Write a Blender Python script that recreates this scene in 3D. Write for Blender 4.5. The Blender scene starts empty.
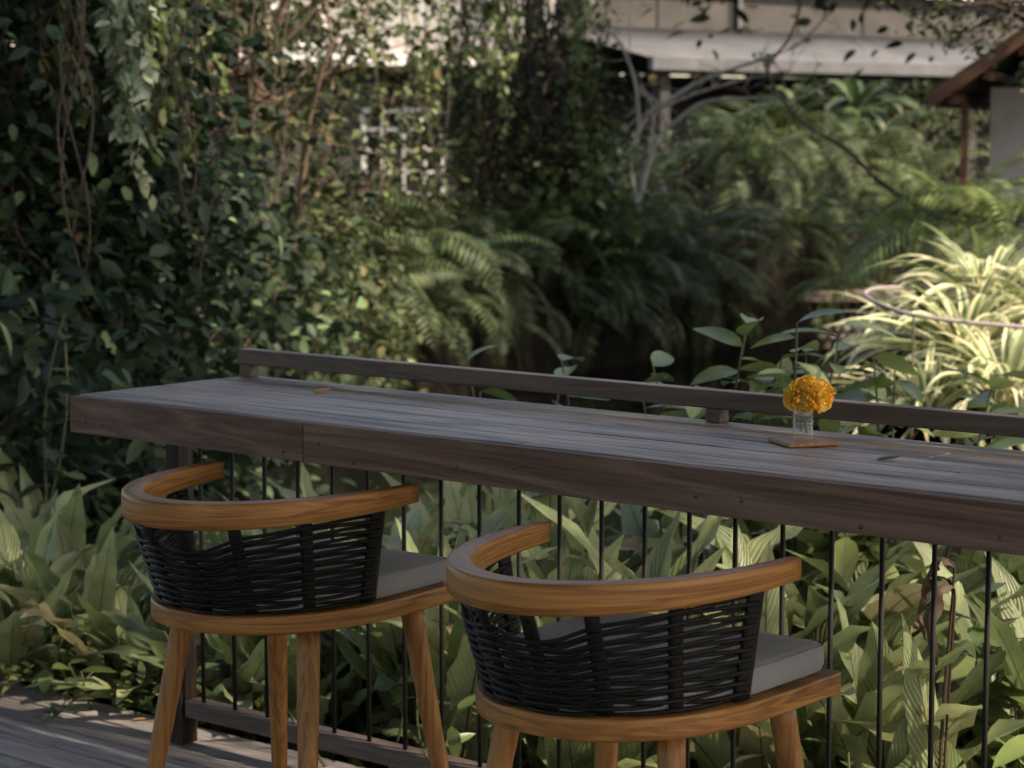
import bpy, math, random
import numpy as np
from mathutils import Vector, Matrix

PI = math.pi
scene = bpy.context.scene
COL = scene.collection
rng = np.random.default_rng(7)
random.seed(7)

# ------------------------------------------------------------------ camera model
F = 2242.35
CAM = np.array([4.4625, -3.6507, 0.6641])
YAW, PITCH = 0.689, -0.1119
FWD = np.array([-math.sin(YAW) * math.cos(PITCH), math.cos(YAW) * math.cos(PITCH), math.sin(PITCH)])
RGT = np.array([math.cos(YAW), math.sin(YAW), 0.0])
UPV = np.cross(RGT, FWD)
DECK = -1.10
GARDEN = -1.34
WATER = -1.47


def at(x, y, D):
    """world point at depth D seen at picture position x, y"""
    return CAM + D * (FWD + RGT * (x - 512) / F - UPV * (y - 384) / F)


def gp(x, D, z=GARDEN):
    """world point at depth D in picture column x at height z"""
    b = CAM + D * (FWD + RGT * (x - 512) / F)
    k = (z - b[2]) / UPV[2]
    return b + UPV * k


# ------------------------------------------------------------------ node helpers
def new_mat(name):
    m = bpy.data.materials.new(name)
    m.use_nodes = True
    nt = m.node_tree
    for n in list(nt.nodes):
        nt.nodes.remove(n)
    out = nt.nodes.new('ShaderNodeOutputMaterial')
    return m, nt, out


def N(nt, t, **kw):
    n = nt.nodes.new('ShaderNode' + t)
    for k, v in kw.items():
        if k.startswith('i_'):
            key = k[2:]
            key = int(key) if key.isdigit() else key.replace('_', ' ')
            n.inputs[key].default_value = v
        else:
            setattr(n, k, v)
    return n


def L(nt, a, b):
    nt.links.new(a, b)


def ramp(nt, stops, interp='LINEAR'):
    n = nt.nodes.new('ShaderNodeValToRGB')
    n.color_ramp.interpolation = interp
    els = n.color_ramp.elements
    while len(els) < len(stops):
        els.new(0.5)
    for e, (p, c) in zip(els, stops):
        e.position = p
        e.color = (*c, 1)
    return n


def mix(nt, fac, a, b, mode='MIX'):
    n = nt.nodes.new('ShaderNodeMix')
    n.data_type = 'RGBA'
    n.blend_type = mode
    for s, v in ((0, fac), (6, a), (7, b)):
        if hasattr(v, 'is_output'):
            nt.links.new(v, n.inputs[s])
        elif s == 0:
            n.inputs[0].default_value = v
        else:
            n.inputs[s].default_value = (*v, 1)
    return n.outputs[2]


def mat_wood(name, c_dark, c_mid, c_light, axis=0, scale=6.0, stretch=14.0, rough=0.5, bump=0.15,
             wear=None, wear_amt=0.5, spec=0.4, coat=0.0, uv=False):
    m, nt, out = new_mat(name)
    tc = N(nt, 'TexCoord')
    mp = N(nt, 'Mapping')
    sc = [scale] * 3
    sc[axis] = scale / stretch
    mp.inputs['Scale'].default_value = sc
    src = tc.outputs['UV'] if uv else tc.outputs['Object']
    L(nt, src, mp.inputs[0])
    oi = N(nt, 'ObjectInfo')
    off = N(nt, 'VectorMath', operation='ADD')
    cmb = N(nt, 'CombineXYZ')
    mul = N(nt, 'Math', operation='MULTIPLY', i_1=37.0)
    L(nt, oi.outputs['Random'], mul.inputs[0])
    L(nt, mul.outputs[0], cmb.inputs[0]); L(nt, mul.outputs[0], cmb.inputs[1]); L(nt, mul.outputs[0], cmb.inputs[2])
    geo = N(nt, 'NewGeometry')
    mul2 = N(nt, 'Math', operation='MULTIPLY_ADD', i_1=53.0)
    L(nt, geo.outputs['Random Per Island'], mul2.inputs[0]); L(nt, mul.outputs[0], mul2.inputs[2])
    L(nt, mul2.outputs[0], cmb.inputs[0]); L(nt, mul2.outputs[0], cmb.inputs[1])
    L(nt, mp.outputs[0], off.inputs[0]); L(nt, cmb.outputs[0], off.inputs[1])
    n1 = N(nt, 'TexNoise', i_Scale=1.0, i_Detail=4.0, i_Roughness=0.6, i_Distortion=0.6)
    L(nt, off.outputs[0], n1.inputs['Vector'])
    # growth lines: repeat the noise as rings
    k = N(nt, 'Math', operation='MULTIPLY', i_1=9.0)
    L(nt, n1.outputs['Fac'], k.inputs[0])
    s = N(nt, 'Math', operation='PINGPONG', i_1=0.5)
    L(nt, k.outputs[0], s.inputs[0])
    mp2 = N(nt, 'Mapping')
    sc2 = [scale * (5 if uv else 22)] * 3
    sc2[axis] = scale * (0.12 if uv else 0.8)
    mp2.inputs['Scale'].default_value = sc2
    L(nt, src, mp2.inputs[0])
    n2 = N(nt, 'TexNoise', i_Scale=1.0, i_Detail=3.0, i_Roughness=0.65)
    L(nt, mp2.outputs[0], n2.inputs['Vector'])
    add = N(nt, 'Math', operation='MULTIPLY_ADD', i_1=0.75)
    L(nt, s.outputs[0], add.inputs[0])
    h = N(nt, 'Math', operation='MULTIPLY', i_1=0.62)
    L(nt, n2.outputs['Fac'], h.inputs[0])
    L(nt, h.outputs[0], add.inputs[2])
    r = ramp(nt, [(0.22, c_dark), (0.48, c_mid), (0.78, c_light)])
    L(nt, add.outputs[0], r.inputs[0])
    col = r.outputs[0]
    # piece to piece difference
    hs = N(nt, 'HueSaturation')
    vr = N(nt, 'MapRange', i_3=0.8, i_4=1.22)
    L(nt, geo.outputs['Random Per Island'], vr.inputs[0])
    L(nt, vr.outputs[0], hs.inputs['Value'])
    L(nt, col, hs.inputs['Color'])
    col = hs.outputs[0]
    rough_out = None
    if wear is not None:
        n3 = N(nt, 'TexNoise', i_Scale=1.0, i_Detail=6.0, i_Roughness=0.65)
        mp3 = N(nt, 'Mapping')
        sc3 = [9.0] * 3
        sc3[axis] = 1.3
        mp3.inputs['Scale'].default_value = sc3
        L(nt, tc.outputs['Object'], mp3.inputs[0])
        L(nt, mp3.outputs[0], n3.inputs['Vector'])
        mr = N(nt, 'MapRange', i_1=0.42, i_2=0.66, i_3=0.0, i_4=wear_amt)
        L(nt, n3.outputs['Fac'], mr.inputs[0])
        col = mix(nt, mr.outputs[0], col, wear)
        n4 = N(nt, 'TexNoise', i_Scale=34.0, i_Detail=3.0, i_Roughness=0.7)
        L(nt, tc.outputs['Object'], n4.inputs['Vector'])
        mr4 = N(nt, 'MapRange', i_1=0.66, i_2=0.78, i_3=0.0, i_4=0.45)
        L(nt, n4.outputs['Fac'], mr4.inputs[0])
        col = mix(nt, mr4.outputs[0], col, tuple(v * 0.5 for v in c_dark))
    b = N(nt, 'BsdfPrincipled')
    b.inputs['Specular IOR Level'].default_value = spec
    b.inputs['Coat Weight'].default_value = coat
    b.inputs['Coat Roughness'].default_value = 0.3
    L(nt, col, b.inputs['Base Color'])
    rr = N(nt, 'MapRange', i_3=rough - 0.1, i_4=rough + 0.14)
    L(nt, n2.outputs['Fac'], rr.inputs[0])
    L(nt, rr.outputs[0], b.inputs['Roughness'])
    bp = N(nt, 'Bump', i_Strength=bump, i_Distance=0.004)
    L(nt, add.outputs[0], bp.inputs['Height'])
    L(nt, bp.outputs[0], b.inputs['Normal'])
    L(nt, b.outputs[0], out.inputs[0])
    return m


def mat_plain(name, col, rough=0.6, spec=0.3, metal=0.0, noise=None, nscale=8.0, bump=0.0, bscale=60.0):
    m, nt, out = new_mat(name)
    b = N(nt, 'BsdfPrincipled')
    b.inputs['Roughness'].default_value = rough
    b.inputs['Specular IOR Level'].default_value = spec
    b.inputs['Metallic'].default_value = metal
    tc = N(nt, 'TexCoord')
    if noise is not None:
        n = N(nt, 'TexNoise', i_Scale=nscale, i_Detail=6.0, i_Roughness=0.65)
        L(nt, tc.outputs['Object'], n.inputs['Vector'])
        r = ramp(nt, [(0.35, col), (0.68, noise)])
        L(nt, n.outputs['Fac'], r.inputs[0])
        L(nt, r.outputs[0], b.inputs['Base Color'])
    else:
        b.inputs['Base Color'].default_value = (*col, 1)
    if bump:
        n = N(nt, 'TexNoise', i_Scale=bscale, i_Detail=4.0)
        L(nt, tc.outputs['Object'], n.inputs['Vector'])
        bp = N(nt, 'Bump', i_Strength=bump, i_Distance=0.01)
        L(nt, n.outputs['Fac'], bp.inputs['Height'])
        L(nt, bp.outputs[0], b.inputs['Normal'])
    L(nt, b.outputs[0], out.inputs[0])
    return m


def mat_leaf(name, stops, rough=0.5, spec=0.35, trans=0.28, rib=None, rib_w=0.03, edge=None, veins=0.0, brown=0.0, sat=1.0):
    """leaf: colour differs leaf by leaf; rib and edge use the leaf's own UV"""
    m, nt, out = new_mat(name)
    geo = N(nt, 'NewGeometry')
    r = ramp(nt, stops)
    L(nt, geo.outputs['Random Per Island'], r.inputs[0])
    col = r.outputs[0]
    tc = N(nt, 'TexCoord')
    n = N(nt, 'TexNoise', i_Scale=7.0, i_Detail=4.0, i_Roughness=0.6)
    L(nt, tc.outputs['Object'], n.inputs['Vector'])
    hs = N(nt, 'HueSaturation')
    hs.inputs['Saturation'].default_value = sat
    mr = N(nt, 'MapRange', i_1=0.3, i_2=0.7, i_3=0.72, i_4=1.25)
    L(nt, n.outputs['Fac'], mr.inputs[0]); L(nt, mr.outputs[0], hs.inputs['Value']); L(nt, col, hs.inputs['Color'])
    col = hs.outputs[0]
    sep = None
    normal = None
    if rib or edge or veins or brown:
        uv = N(nt, 'UVMap')
        sep = N(nt, 'SeparateXYZ')
        L(nt, uv.outputs[0], sep.inputs[0])
        d = N(nt, 'Math', operation='SUBTRACT', i_1=0.5)
        L(nt, sep.outputs[0], d.inputs[0])
        ab = N(nt, 'Math', operation='ABSOLUTE')
        L(nt, d.outputs[0], ab.inputs[0])
    if edge:
        e = N(nt, 'MapRange', i_1=0.16, i_2=0.3, i_3=0.0, i_4=1.0)
        ad = N(nt, 'Math', operation='MULTIPLY_ADD', i_1=0.35)
        L(nt, n.outputs['Fac'], ad.inputs[0]); L(nt, ab.outputs[0], ad.inputs[2])
        sb = N(nt, 'Math', operation='SUBTRACT', i_1=0.17)
        L(nt, ad.outputs[0], sb.inputs[0])
        L(nt, sb.outputs[0], e.inputs[0])
        col = mix(nt, e.outputs[0], col, edge)
    if brown:
        # dry patches towards some tips
        bb = N(nt, 'MapRange', i_1=0.66, i_2=0.74, i_3=0.0, i_4=1.0)
        n5 = N(nt, 'TexNoise', i_Scale=11.0, i_Detail=3.0)
        L(nt, tc.outputs['Object'], n5.inputs['Vector'])
        ad = N(nt, 'Math', operation='MULTIPLY_ADD', i_1=brown)
        L(nt, sep.outputs[1], ad.inputs[0]); L(nt, n5.outputs['Fac'], ad.inputs[2])
        L(nt, ad.outputs[0], bb.inputs[0])
        col = mix(nt, bb.outputs[0], col, (0.17, 0.12, 0.055))
    if rib:
        rr = N(nt, 'MapRange', i_1=rib_w * 0.5, i_2=rib_w, i_3=1.0, i_4=0.0)
        L(nt, ab.outputs[0], rr.inputs[0])
        col = mix(nt, rr.outputs[0], col, rib)
    b = N(nt, 'BsdfPrincipled')
    b.inputs['Roughness'].default_value = rough
    b.inputs['Specular IOR Level'].default_value = spec
    L(nt, col, b.inputs['Base Color'])
    if veins:
        # pleats running from the rib to the edge
        v1 = N(nt, 'Math', operation='MULTIPLY_ADD', i_1=-0.35)
        L(nt, ab.outputs[0], v1.inputs[0]); L(nt, sep.outputs[1], v1.inputs[2])
        v2 = N(nt, 'Math', operation='MULTIPLY', i_1=150.0)
        L(nt, v1.outputs[0], v2.inputs[0])
        v3 = N(nt, 'Math', operation='SINE')
        L(nt, v2.outputs[0], v3.inputs[0])
        bp = N(nt, 'Bump', i_Strength=veins, i_Distance=0.004)
        L(nt, v3.outputs[0], bp.inputs['Height'])
        L(nt, bp.outputs[0], b.inputs['Normal'])
    t = N(nt, 'BsdfTranslucent')
    tcol = N(nt, 'HueSaturation')
    tcol.inputs['Saturation'].default_value = 1.1
    tcol.inputs['Value'].default_value = 1.3
    L(nt, col, tcol.inputs['Color'])
    L(nt, tcol.outputs[0], t.inputs[0])
    ms = N(nt, 'MixShader')
    ms.inputs[0].default_value = trans
    L(nt, b.outputs[0], ms.inputs[1]); L(nt, t.outputs[0], ms.inputs[2])
    L(nt, ms.outputs[0], out.inputs[0])
    return m


# ------------------------------------------------------------------ mesh helpers
class MB:
    def __init__(self):
        self.v = []; self.f = []; self.uv = []; self.n = 0; self.smooth = []

    def add(self, verts, faces, uv=None, smooth=False):
        verts = np.asarray(verts, float)
        self.v.append(verts)
        o = self.n
        for f in faces:
            self.f.append(tuple(i + o for i in f))
            self.smooth.append(smooth)
        self.uv.append(np.zeros((len(verts), 2)) if uv is None else np.asarray(uv, float))
        self.n += len(verts)

    def add_many(self, V, tmpl_faces, uv, smooth=True):
        """V: (k, n, 3) copies of an n-vertex template"""
        k, n, _ = V.shape
        o = self.n
        self.v.append(V.reshape(-1, 3))
        self.uv.append(np.tile(np.asarray(uv, float), (k, 1)))
        for i in range(k):
            b = o + i * n
            for f in tmpl_faces:
                self.f.append(tuple(q + b for q in f))
        self.smooth += [smooth] * (k * len(tmpl_faces))
        self.n += k * n

    def box(self, x0, x1, y0, y1, z0, z1, bev=0.0):
        v = [(x, y, z) for x in (x0, x1) for y in (y0, y1) for z in (z0, z1)]
        f = [(0, 1, 3, 2), (4, 6, 7, 5), (0, 4, 5, 1), (2, 3, 7, 6), (0, 2, 6, 4), (1, 5, 7, 3)]
        self.add(v, f)

    def tube(self, pts, radii, n=8, caps=True, smooth=True):
        pts = np.asarray(pts, float)
        m = len(pts)
        if np.isscalar(radii):
            radii = [radii] * m
        tan = np.gradient(pts, axis=0)
        tan /= np.linalg.norm(tan, axis=1)[:, None] + 1e-12
        ref = np.array([0, 0, 1.0]) if abs(tan[0][2]) < 0.9 else np.array([1.0, 0, 0])
        V = []
        a = np.cross(tan[0], ref); a /= np.linalg.norm(a)
        for i in range(m):
            a = a - tan[i] * (a @ tan[i]); a /= np.linalg.norm(a) + 1e-12
            b = np.cross(tan[i], a)
            for k in range(n):
                t = 2 * PI * k / n
                V.append(pts[i] + radii[i] * (a * math.cos(t) + b * math.sin(t)))
        Fc = []
        for i in range(m - 1):
            for k in range(n):
                Fc.append((i * n + k, i * n + (k + 1) % n, (i + 1) * n + (k + 1) % n, (i + 1) * n + k))
        if caps:
            Fc.append(tuple(range(n - 1, -1, -1)))
            Fc.append(tuple((m - 1) * n + k for k in range(n)))
        self.add(V, Fc, smooth=smooth)

    def build(self, name, mat, parent=None, bevel=0.0, bseg=2):
        me = bpy.data.meshes.new(name)
        V = np.concatenate(self.v) if self.v else np.zeros((0, 3))
        me.from_pydata(V.tolist(), [], self.f)
        me.polygons.foreach_set('use_smooth', self.smooth)
        uvs = np.concatenate(self.uv)
        if np.abs(uvs).max() > 0:
            ul = me.uv_layers.new(name='UVMap')
            li = np.empty(len(me.loops), dtype=np.int32)
            me.loops.foreach_get('vertex_index', li)
            ul.data.foreach_set('uv', uvs[li].ravel())
        mats = mat if isinstance(mat, (list, tuple)) else [mat]
        for q in mats:
            me.materials.append(q)
        me.update()
        o = bpy.data.objects.new(name, me)
        COL.objects.link(o)
        if parent is not None:
            o.parent = parent
        if bevel:
            md = o.modifiers.new('bevel', 'BEVEL')
            md.width = bevel; md.segments = bseg; md.limit_method = 'ANGLE'; md.angle_limit = math.radians(40)
        return o


def tag(o, label=None, cat=None, group=None, kind=None):
    if label: o['label'] = label
    if cat: o['category'] = cat
    if group: o['group'] = group
    if kind: o['kind'] = kind
    return o


def empty(name, loc, label, cat, group=None, rz=0):
    o = bpy.data.objects.new(name, None)
    o.empty_display_size = 0.1
    o.location = tuple(loc); o.rotation_euler = (0, 0, rz)
    COL.objects.link(o)
    return tag(o, label, cat, group)


def copy_tree(o, parent=None):
    kids = list(o.children)
    c = o.copy(); COL.objects.link(c)
    if parent is not None:
        c.parent = parent
    for k in kids:
        copy_tree(k, c)
    return c


# ------------------------------------------------------------------ materials
M = {}
M['counter'] = mat_wood('counter_wood', (0.050, 0.035, 0.029), (0.150, 0.115, 0.098), (0.33, 0.27, 0.235), axis=0,
                        scale=6, stretch=14, rough=0.48, bump=0.5, wear=(0.46, 0.40, 0.36), wear_amt=0.85, spec=0.36)
M['fascia'] = mat_wood('fascia_wood', (0.046, 0.025, 0.018), (0.110, 0.062, 0.046), (0.18, 0.110, 0.084), axis=0,
                       scale=6, stretch=12, rough=0.62, bump=0.25, wear=(0.20, 0.15, 0.13), wear_amt=0.4, spec=0.3)
M['rail'] = mat_wood('rail_wood', (0.030, 0.018, 0.014), (0.060, 0.038, 0.031), (0.10, 0.068, 0.056), axis=0,
                     scale=7, stretch=14, rough=0.5, bump=0.2, wear=(0.10, 0.08, 0.07), wear_amt=0.4, spec=0.45)
M['deck'] = mat_wood('deck_wood', (0.12, 0.10, 0.094), (0.24, 0.215, 0.205), (0.35, 0.32, 0.31), axis=0,
                     scale=7, stretch=14, rough=0.7, bump=0.35, wear=(0.10, 0.085, 0.08), wear_amt=0.5, spec=0.3)
M['teak'] = mat_wood('teak_wood', (0.13, 0.048, 0.012), (0.25, 0.108, 0.030), (0.36, 0.175, 0.055), axis=0,
                     scale=16, stretch=14, rough=0.45, bump=0.12, spec=0.3, coat=0.04, uv=True)
M['teak_leg'] = mat_wood('teak_leg_wood', (0.13, 0.048, 0.012), (0.22, 0.094, 0.027), (0.30, 0.142, 0.045), axis=2,
                         scale=9, stretch=12, rough=0.45, bump=0.1, spec=0.3, coat=0.04)
M['dark_post'] = mat_wood('dark_post_wood', (0.006, 0.004, 0.003), (0.016, 0.010, 0.008), (0.032, 0.021, 0.017), axis=2, scale=7, stretch=14, rough=0.6, spec=0.2)
M['iron'] = mat_plain('black_iron', (0.005, 0.005, 0.005), rough=0.6, spec=0.2, noise=(0.010, 0.008, 0.007), nscale=30, bump=0.1)
M['rope'] = mat_plain('black_rope', (0.0045, 0.0042, 0.004), rough=0.52, spec=0.2, noise=(0.008, 0.0075, 0.007), nscale=50, bump=0.4, bscale=260)
M['coaster'] = mat_wood('coaster_wood', (0.16, 0.075, 0.03), (0.27, 0.14, 0.06), (0.36, 0.20, 0.09), axis=0, scale=20, stretch=8, rough=0.5)


def mat_fabric():
    m, nt, out = new_mat('grey_fabric')
    b = N(nt, 'BsdfPrincipled', i_Roughness=0.9)
    b.inputs['Specular IOR Level'].default_value = 0.15
    b.inputs['Sheen Weight'].default_value = 0.2
    tc = N(nt, 'TexCoord')
    n = N(nt, 'TexNoise', i_Scale=700.0, i_Detail=2.0)
    L(nt, tc.outputs['Object'], n.inputs['Vector'])
    n2 = N(nt, 'TexNoise', i_Scale=5.0, i_Detail=3.0)
    L(nt, tc.outputs['Object'], n2.inputs['Vector'])
    r = ramp(nt, [(0.3, (0.18, 0.183, 0.20)), (0.7, (0.26, 0.265, 0.285))])
    L(nt, n.outputs['Fac'], r.inputs[0])
    r2 = ramp(nt, [(0.3, (0.85, 0.85, 0.85)), (0.7, (1.1, 1.1, 1.1))])
    L(nt, n2.outputs['Fac'], r2.inputs[0])
    L(nt, mix(nt, 1.0, r.outputs[0], r2.outputs[0], 'MULTIPLY'), b.inputs['Base Color'])
    bp = N(nt, 'Bump', i_Strength=0.3, i_Distance=0.002)
    L(nt, n.outputs['Fac'], bp.inputs['Height'])
    bp2 = N(nt, 'Bump', i_Strength=0.5, i_Distance=0.02)
    L(nt, n2.outputs['Fac'], bp2.inputs['Height']); L(nt, bp.outputs[0], bp2.inputs['Normal'])
    L(nt, bp2.outputs[0], b.inputs['Normal'])
    L(nt, b.outputs[0], out.inputs[0])
    return m


M['fabric'] = mat_fabric()


def mat_glass(name, tint=(1, 1, 1), ior=1.45, rough=0.0):
    m, nt, out = new_mat(name)
    b = N(nt, 'BsdfPrincipled', i_Roughness=rough, i_IOR=ior)
    b.inputs['Base Color'].default_value = (*tint, 1)
    b.inputs['Transmission Weight'].default_value = 1.0
    L(nt, b.outputs[0], out.inputs[0])
    return m


def mat_clear():
    m, nt, out = new_mat('clear_glass')
    t = N(nt, 'BsdfTransparent'); t.inputs[0].default_value = (0.985, 0.99, 0.985, 1)
    g = N(nt, 'BsdfGlossy', i_Roughness=0.02)
    f = N(nt, 'Fresnel', i_IOR=1.5)
    ms = N(nt, 'MixShader')
    ge = N(nt, 'NewGeometry'); inv_ = N(nt, 'Math', operation='SUBTRACT', i_0=1.0); mu = N(nt, 'Math', operation='MULTIPLY')
    L(nt, ge.outputs['Backfacing'], inv_.inputs[1]); L(nt, inv_.outputs[0], mu.inputs[0]); L(nt, f.outputs[0], mu.inputs[1])
    L(nt, mu.outputs[0], ms.inputs[0]); L(nt, t.outputs[0], ms.inputs[1]); L(nt, g.outputs[0], ms.inputs[2])
    lw = N(nt, 'LayerWeight', i_Blend=0.35)
    rim = N(nt, 'MapRange', i_1=0.45, i_2=1.0, i_3=0.05, i_4=0.42)
    L(nt, lw.outputs['Facing'], rim.inputs[0])
    df = N(nt, 'BsdfDiffuse'); df.inputs[0].default_value = (0.75, 0.78, 0.76, 1)
    m2 = N(nt, 'MixShader')
    L(nt, rim.outputs[0], m2.inputs[0]); L(nt, ms.outputs[0], m2.inputs[1]); L(nt, df.outputs[0], m2.inputs[2])
    L(nt, m2.outputs[0], out.inputs[0])
    return m


M['glass'] = mat_clear()
M['water_in_glass'] = M['glass']

# leaves -------------------------------------------------------------------
G = lambda *c: tuple(c)
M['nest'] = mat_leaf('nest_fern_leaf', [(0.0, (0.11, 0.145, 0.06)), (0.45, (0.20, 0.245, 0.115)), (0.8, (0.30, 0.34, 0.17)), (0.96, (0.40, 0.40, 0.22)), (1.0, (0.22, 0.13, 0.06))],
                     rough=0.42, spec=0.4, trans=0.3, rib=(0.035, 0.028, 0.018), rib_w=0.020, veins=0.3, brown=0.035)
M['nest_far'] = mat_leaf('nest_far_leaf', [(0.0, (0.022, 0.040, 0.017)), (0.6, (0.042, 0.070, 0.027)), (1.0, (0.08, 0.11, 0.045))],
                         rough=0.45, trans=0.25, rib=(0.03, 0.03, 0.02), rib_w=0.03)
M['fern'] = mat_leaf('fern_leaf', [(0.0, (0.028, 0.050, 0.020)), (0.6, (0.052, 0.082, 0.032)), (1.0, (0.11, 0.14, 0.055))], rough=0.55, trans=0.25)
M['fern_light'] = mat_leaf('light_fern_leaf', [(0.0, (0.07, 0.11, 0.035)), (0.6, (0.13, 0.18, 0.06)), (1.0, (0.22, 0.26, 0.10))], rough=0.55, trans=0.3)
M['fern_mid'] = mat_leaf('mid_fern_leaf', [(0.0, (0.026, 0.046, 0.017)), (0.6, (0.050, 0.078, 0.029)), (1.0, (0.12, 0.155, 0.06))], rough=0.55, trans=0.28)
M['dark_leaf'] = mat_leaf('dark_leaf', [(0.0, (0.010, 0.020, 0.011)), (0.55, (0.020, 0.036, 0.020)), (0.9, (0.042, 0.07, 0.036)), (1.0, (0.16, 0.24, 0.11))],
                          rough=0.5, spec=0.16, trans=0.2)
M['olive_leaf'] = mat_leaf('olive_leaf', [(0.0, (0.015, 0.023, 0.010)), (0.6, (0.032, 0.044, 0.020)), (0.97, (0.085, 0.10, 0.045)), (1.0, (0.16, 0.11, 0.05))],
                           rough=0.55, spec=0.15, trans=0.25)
M['pale_leaf'] = mat_leaf('pale_leaf', [(0.0, (0.14, 0.20, 0.12)), (0.5, (0.27, 0.34, 0.22)), (1.0, (0.46, 0.50, 0.36))], rough=0.45, trans=0.3)
M['mid_leaf'] = mat_leaf('mid_leaf', [(0.0, (0.07, 0.11, 0.035)), (0.6, (0.13, 0.18, 0.06)), (1.0, (0.24, 0.28, 0.11))],
                         rough=0.38, spec=0.45, trans=0.25, rib=(0.14, 0.17, 0.09), rib_w=0.05)
M['ground_leaf'] = mat_leaf('ground_leaf', [(0.0, (0.05, 0.08, 0.028)), (0.6, (0.11, 0.15, 0.055)), (1.0, (0.22, 0.24, 0.10))], rough=0.45, trans=0.25)
M['spider'] = mat_leaf('variegated_leaf', [(0.0, (0.12, 0.19, 0.06)), (0.6, (0.20, 0.27, 0.10)), (1.0, (0.34, 0.36, 0.17))],
                       rough=0.45, trans=0.35, edge=(0.72, 0.68, 0.48))
M['dry_leaf'] = mat_leaf('dry_leaf', [(0.0, (0.030, 0.019, 0.012)), (0.6, (0.065, 0.040, 0.024)), (1.0, (0.14, 0.085, 0.045))], rough=0.7, trans=0.2)
M['yellow_leaf'] = mat_leaf('yellow_leaf', [(0.0, (0.62, 0.36, 0.10)), (1.0, (0.70, 0.50, 0.18))], rough=0.6, trans=0.2)
M['petal'] = mat_leaf('marigold_petal', [(0.0, (0.88, 0.47, 0.06)), (0.5, (0.93, 0.62, 0.12)), (1.0, (0.95, 0.75, 0.26))], rough=0.6, spec=0.2, trans=0.3)
M['bark'] = mat_plain('dark_bark', (0.035, 0.028, 0.022), rough=0.85, noise=(0.10, 0.075, 0.055), nscale=9, bump=0.6, bscale=30)
M['bark_warm'] = mat_plain('warm_bark', (0.06, 0.042, 0.03), rough=0.85, noise=(0.17, 0.115, 0.08), nscale=6, bump=0.5, bscale=25)
M['bark_pale'] = mat_plain('pale_bark', (0.26, 0.23, 0.20), rough=0.8, noise=(0.48, 0.43, 0.38), nscale=5, bump=0.4, bscale=25)
M['stem'] = mat_plain('green_stem', (0.05, 0.07, 0.03), rough=0.6, noise=(0.09, 0.08, 0.04), nscale=8)

# ------------------------------------------------------------------ ground, pond, deck
def smooth_step(a, b, x):
    t = np.clip((x - a) / (b - a), 0, 1)
    return t * t * (3 - 2 * t)


FH = np.array([-math.sin(YAW), math.cos(YAW)])
RH = RGT[:2]


def depth_lat(x, y):
    d = np.stack([x - CAM[0], y - CAM[1]], -1)
    return d @ FH, d @ RH


def ground_z(x, y):
    D, l = depth_lat(x, y)
    near = 9.2 + 0.5 * np.sin(l * 0.9) + np.clip(-l - 0.2, 0, 4) * 2.6 + smooth_step(1.2, 2.3, l) * 5.5
    far = 24.3 + 0.5 * np.sin(l * 0.7 + 1) - smooth_step(-0.6, -4.0, l) * 7.5
    edge = np.minimum(smooth_step(-0.5, 0.5, D - near), smooth_step(-0.4, 0.4, far - D))
    z = GARDEN + (-0.9) * edge
    z = z + smooth_step(0.0, 5.0, D - far - 0.3) * 0.5
    z = z + 0.03 * np.sin(x * 3.1) * np.sin(y * 2.7)
    z = np.where(y < 0.6, DECK - 0.35, z)
    return z


def build_ground():
    # fine grid in the garden, coarse far out to the horizon
    xs = np.concatenate([[-600, -250, -120, -70], np.linspace(-40, 22, 150), [40, 80, 200, 600]])
    ys = np.concatenate([[-400, -120, -40], np.linspace(-12, 50, 150), [80, 150, 350, 700]])
    X, Y = np.meshgrid(xs, ys, indexing='ij')
    Z = ground_z(X, Y)
    V = np.stack([X, Y, Z], -1).reshape(-1, 3)
    nx, ny = len(xs), len(ys)
    Fc = [(i * ny + j, (i + 1) * ny + j, (i + 1) * ny + j + 1, i * ny + j + 1) for i in range(nx - 1) for j in range(ny - 1)]
    mb = MB(); mb.add(V, Fc, smooth=True)
    mt = mat_plain('soil', (0.006, 0.005, 0.004), rough=0.95, spec=0.05, noise=(0.014, 0.0115, 0.009), nscale=3.5, bump=0.8, bscale=14)
    tag(mb.build('ground', mt), 'dark garden soil under the plants and round the pond', kind='structure')


build_ground()


def mat_water():
    m, nt, out = new_mat('pond_water')
    b = N(nt, 'BsdfPrincipled', i_Roughness=0.06, i_IOR=1.33)
    b.inputs['Base Color'].default_value = (0.004, 0.005, 0.004, 1)
    b.inputs['Specular IOR Level'].default_value = 0.2
    tc = N(nt, 'TexCoord')
    n = N(nt, 'TexNoise', i_Scale=2.5, i_Detail=3.0)
    L(nt, tc.outputs['Object'], n.inputs['Vector'])
    bp = N(nt, 'Bump', i_Strength=0.12, i_Distance=0.05)
    L(nt, n.outputs['Fac'], bp.inputs['Height']); L(nt, bp.outputs[0], b.inputs['Normal'])
    L(nt, b.outputs[0], out.inputs[0])
    return m


mb = MB()
cs = [gp(px, D, WATER) for px, D in ((-700, 8), (1500, 8), (1500, 27), (-700, 27))]
mb.add(cs, [(0, 1, 2, 3)])
tag(mb.build('water', mat_water()), 'dark still pond water behind the counter', kind='structure')

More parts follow.
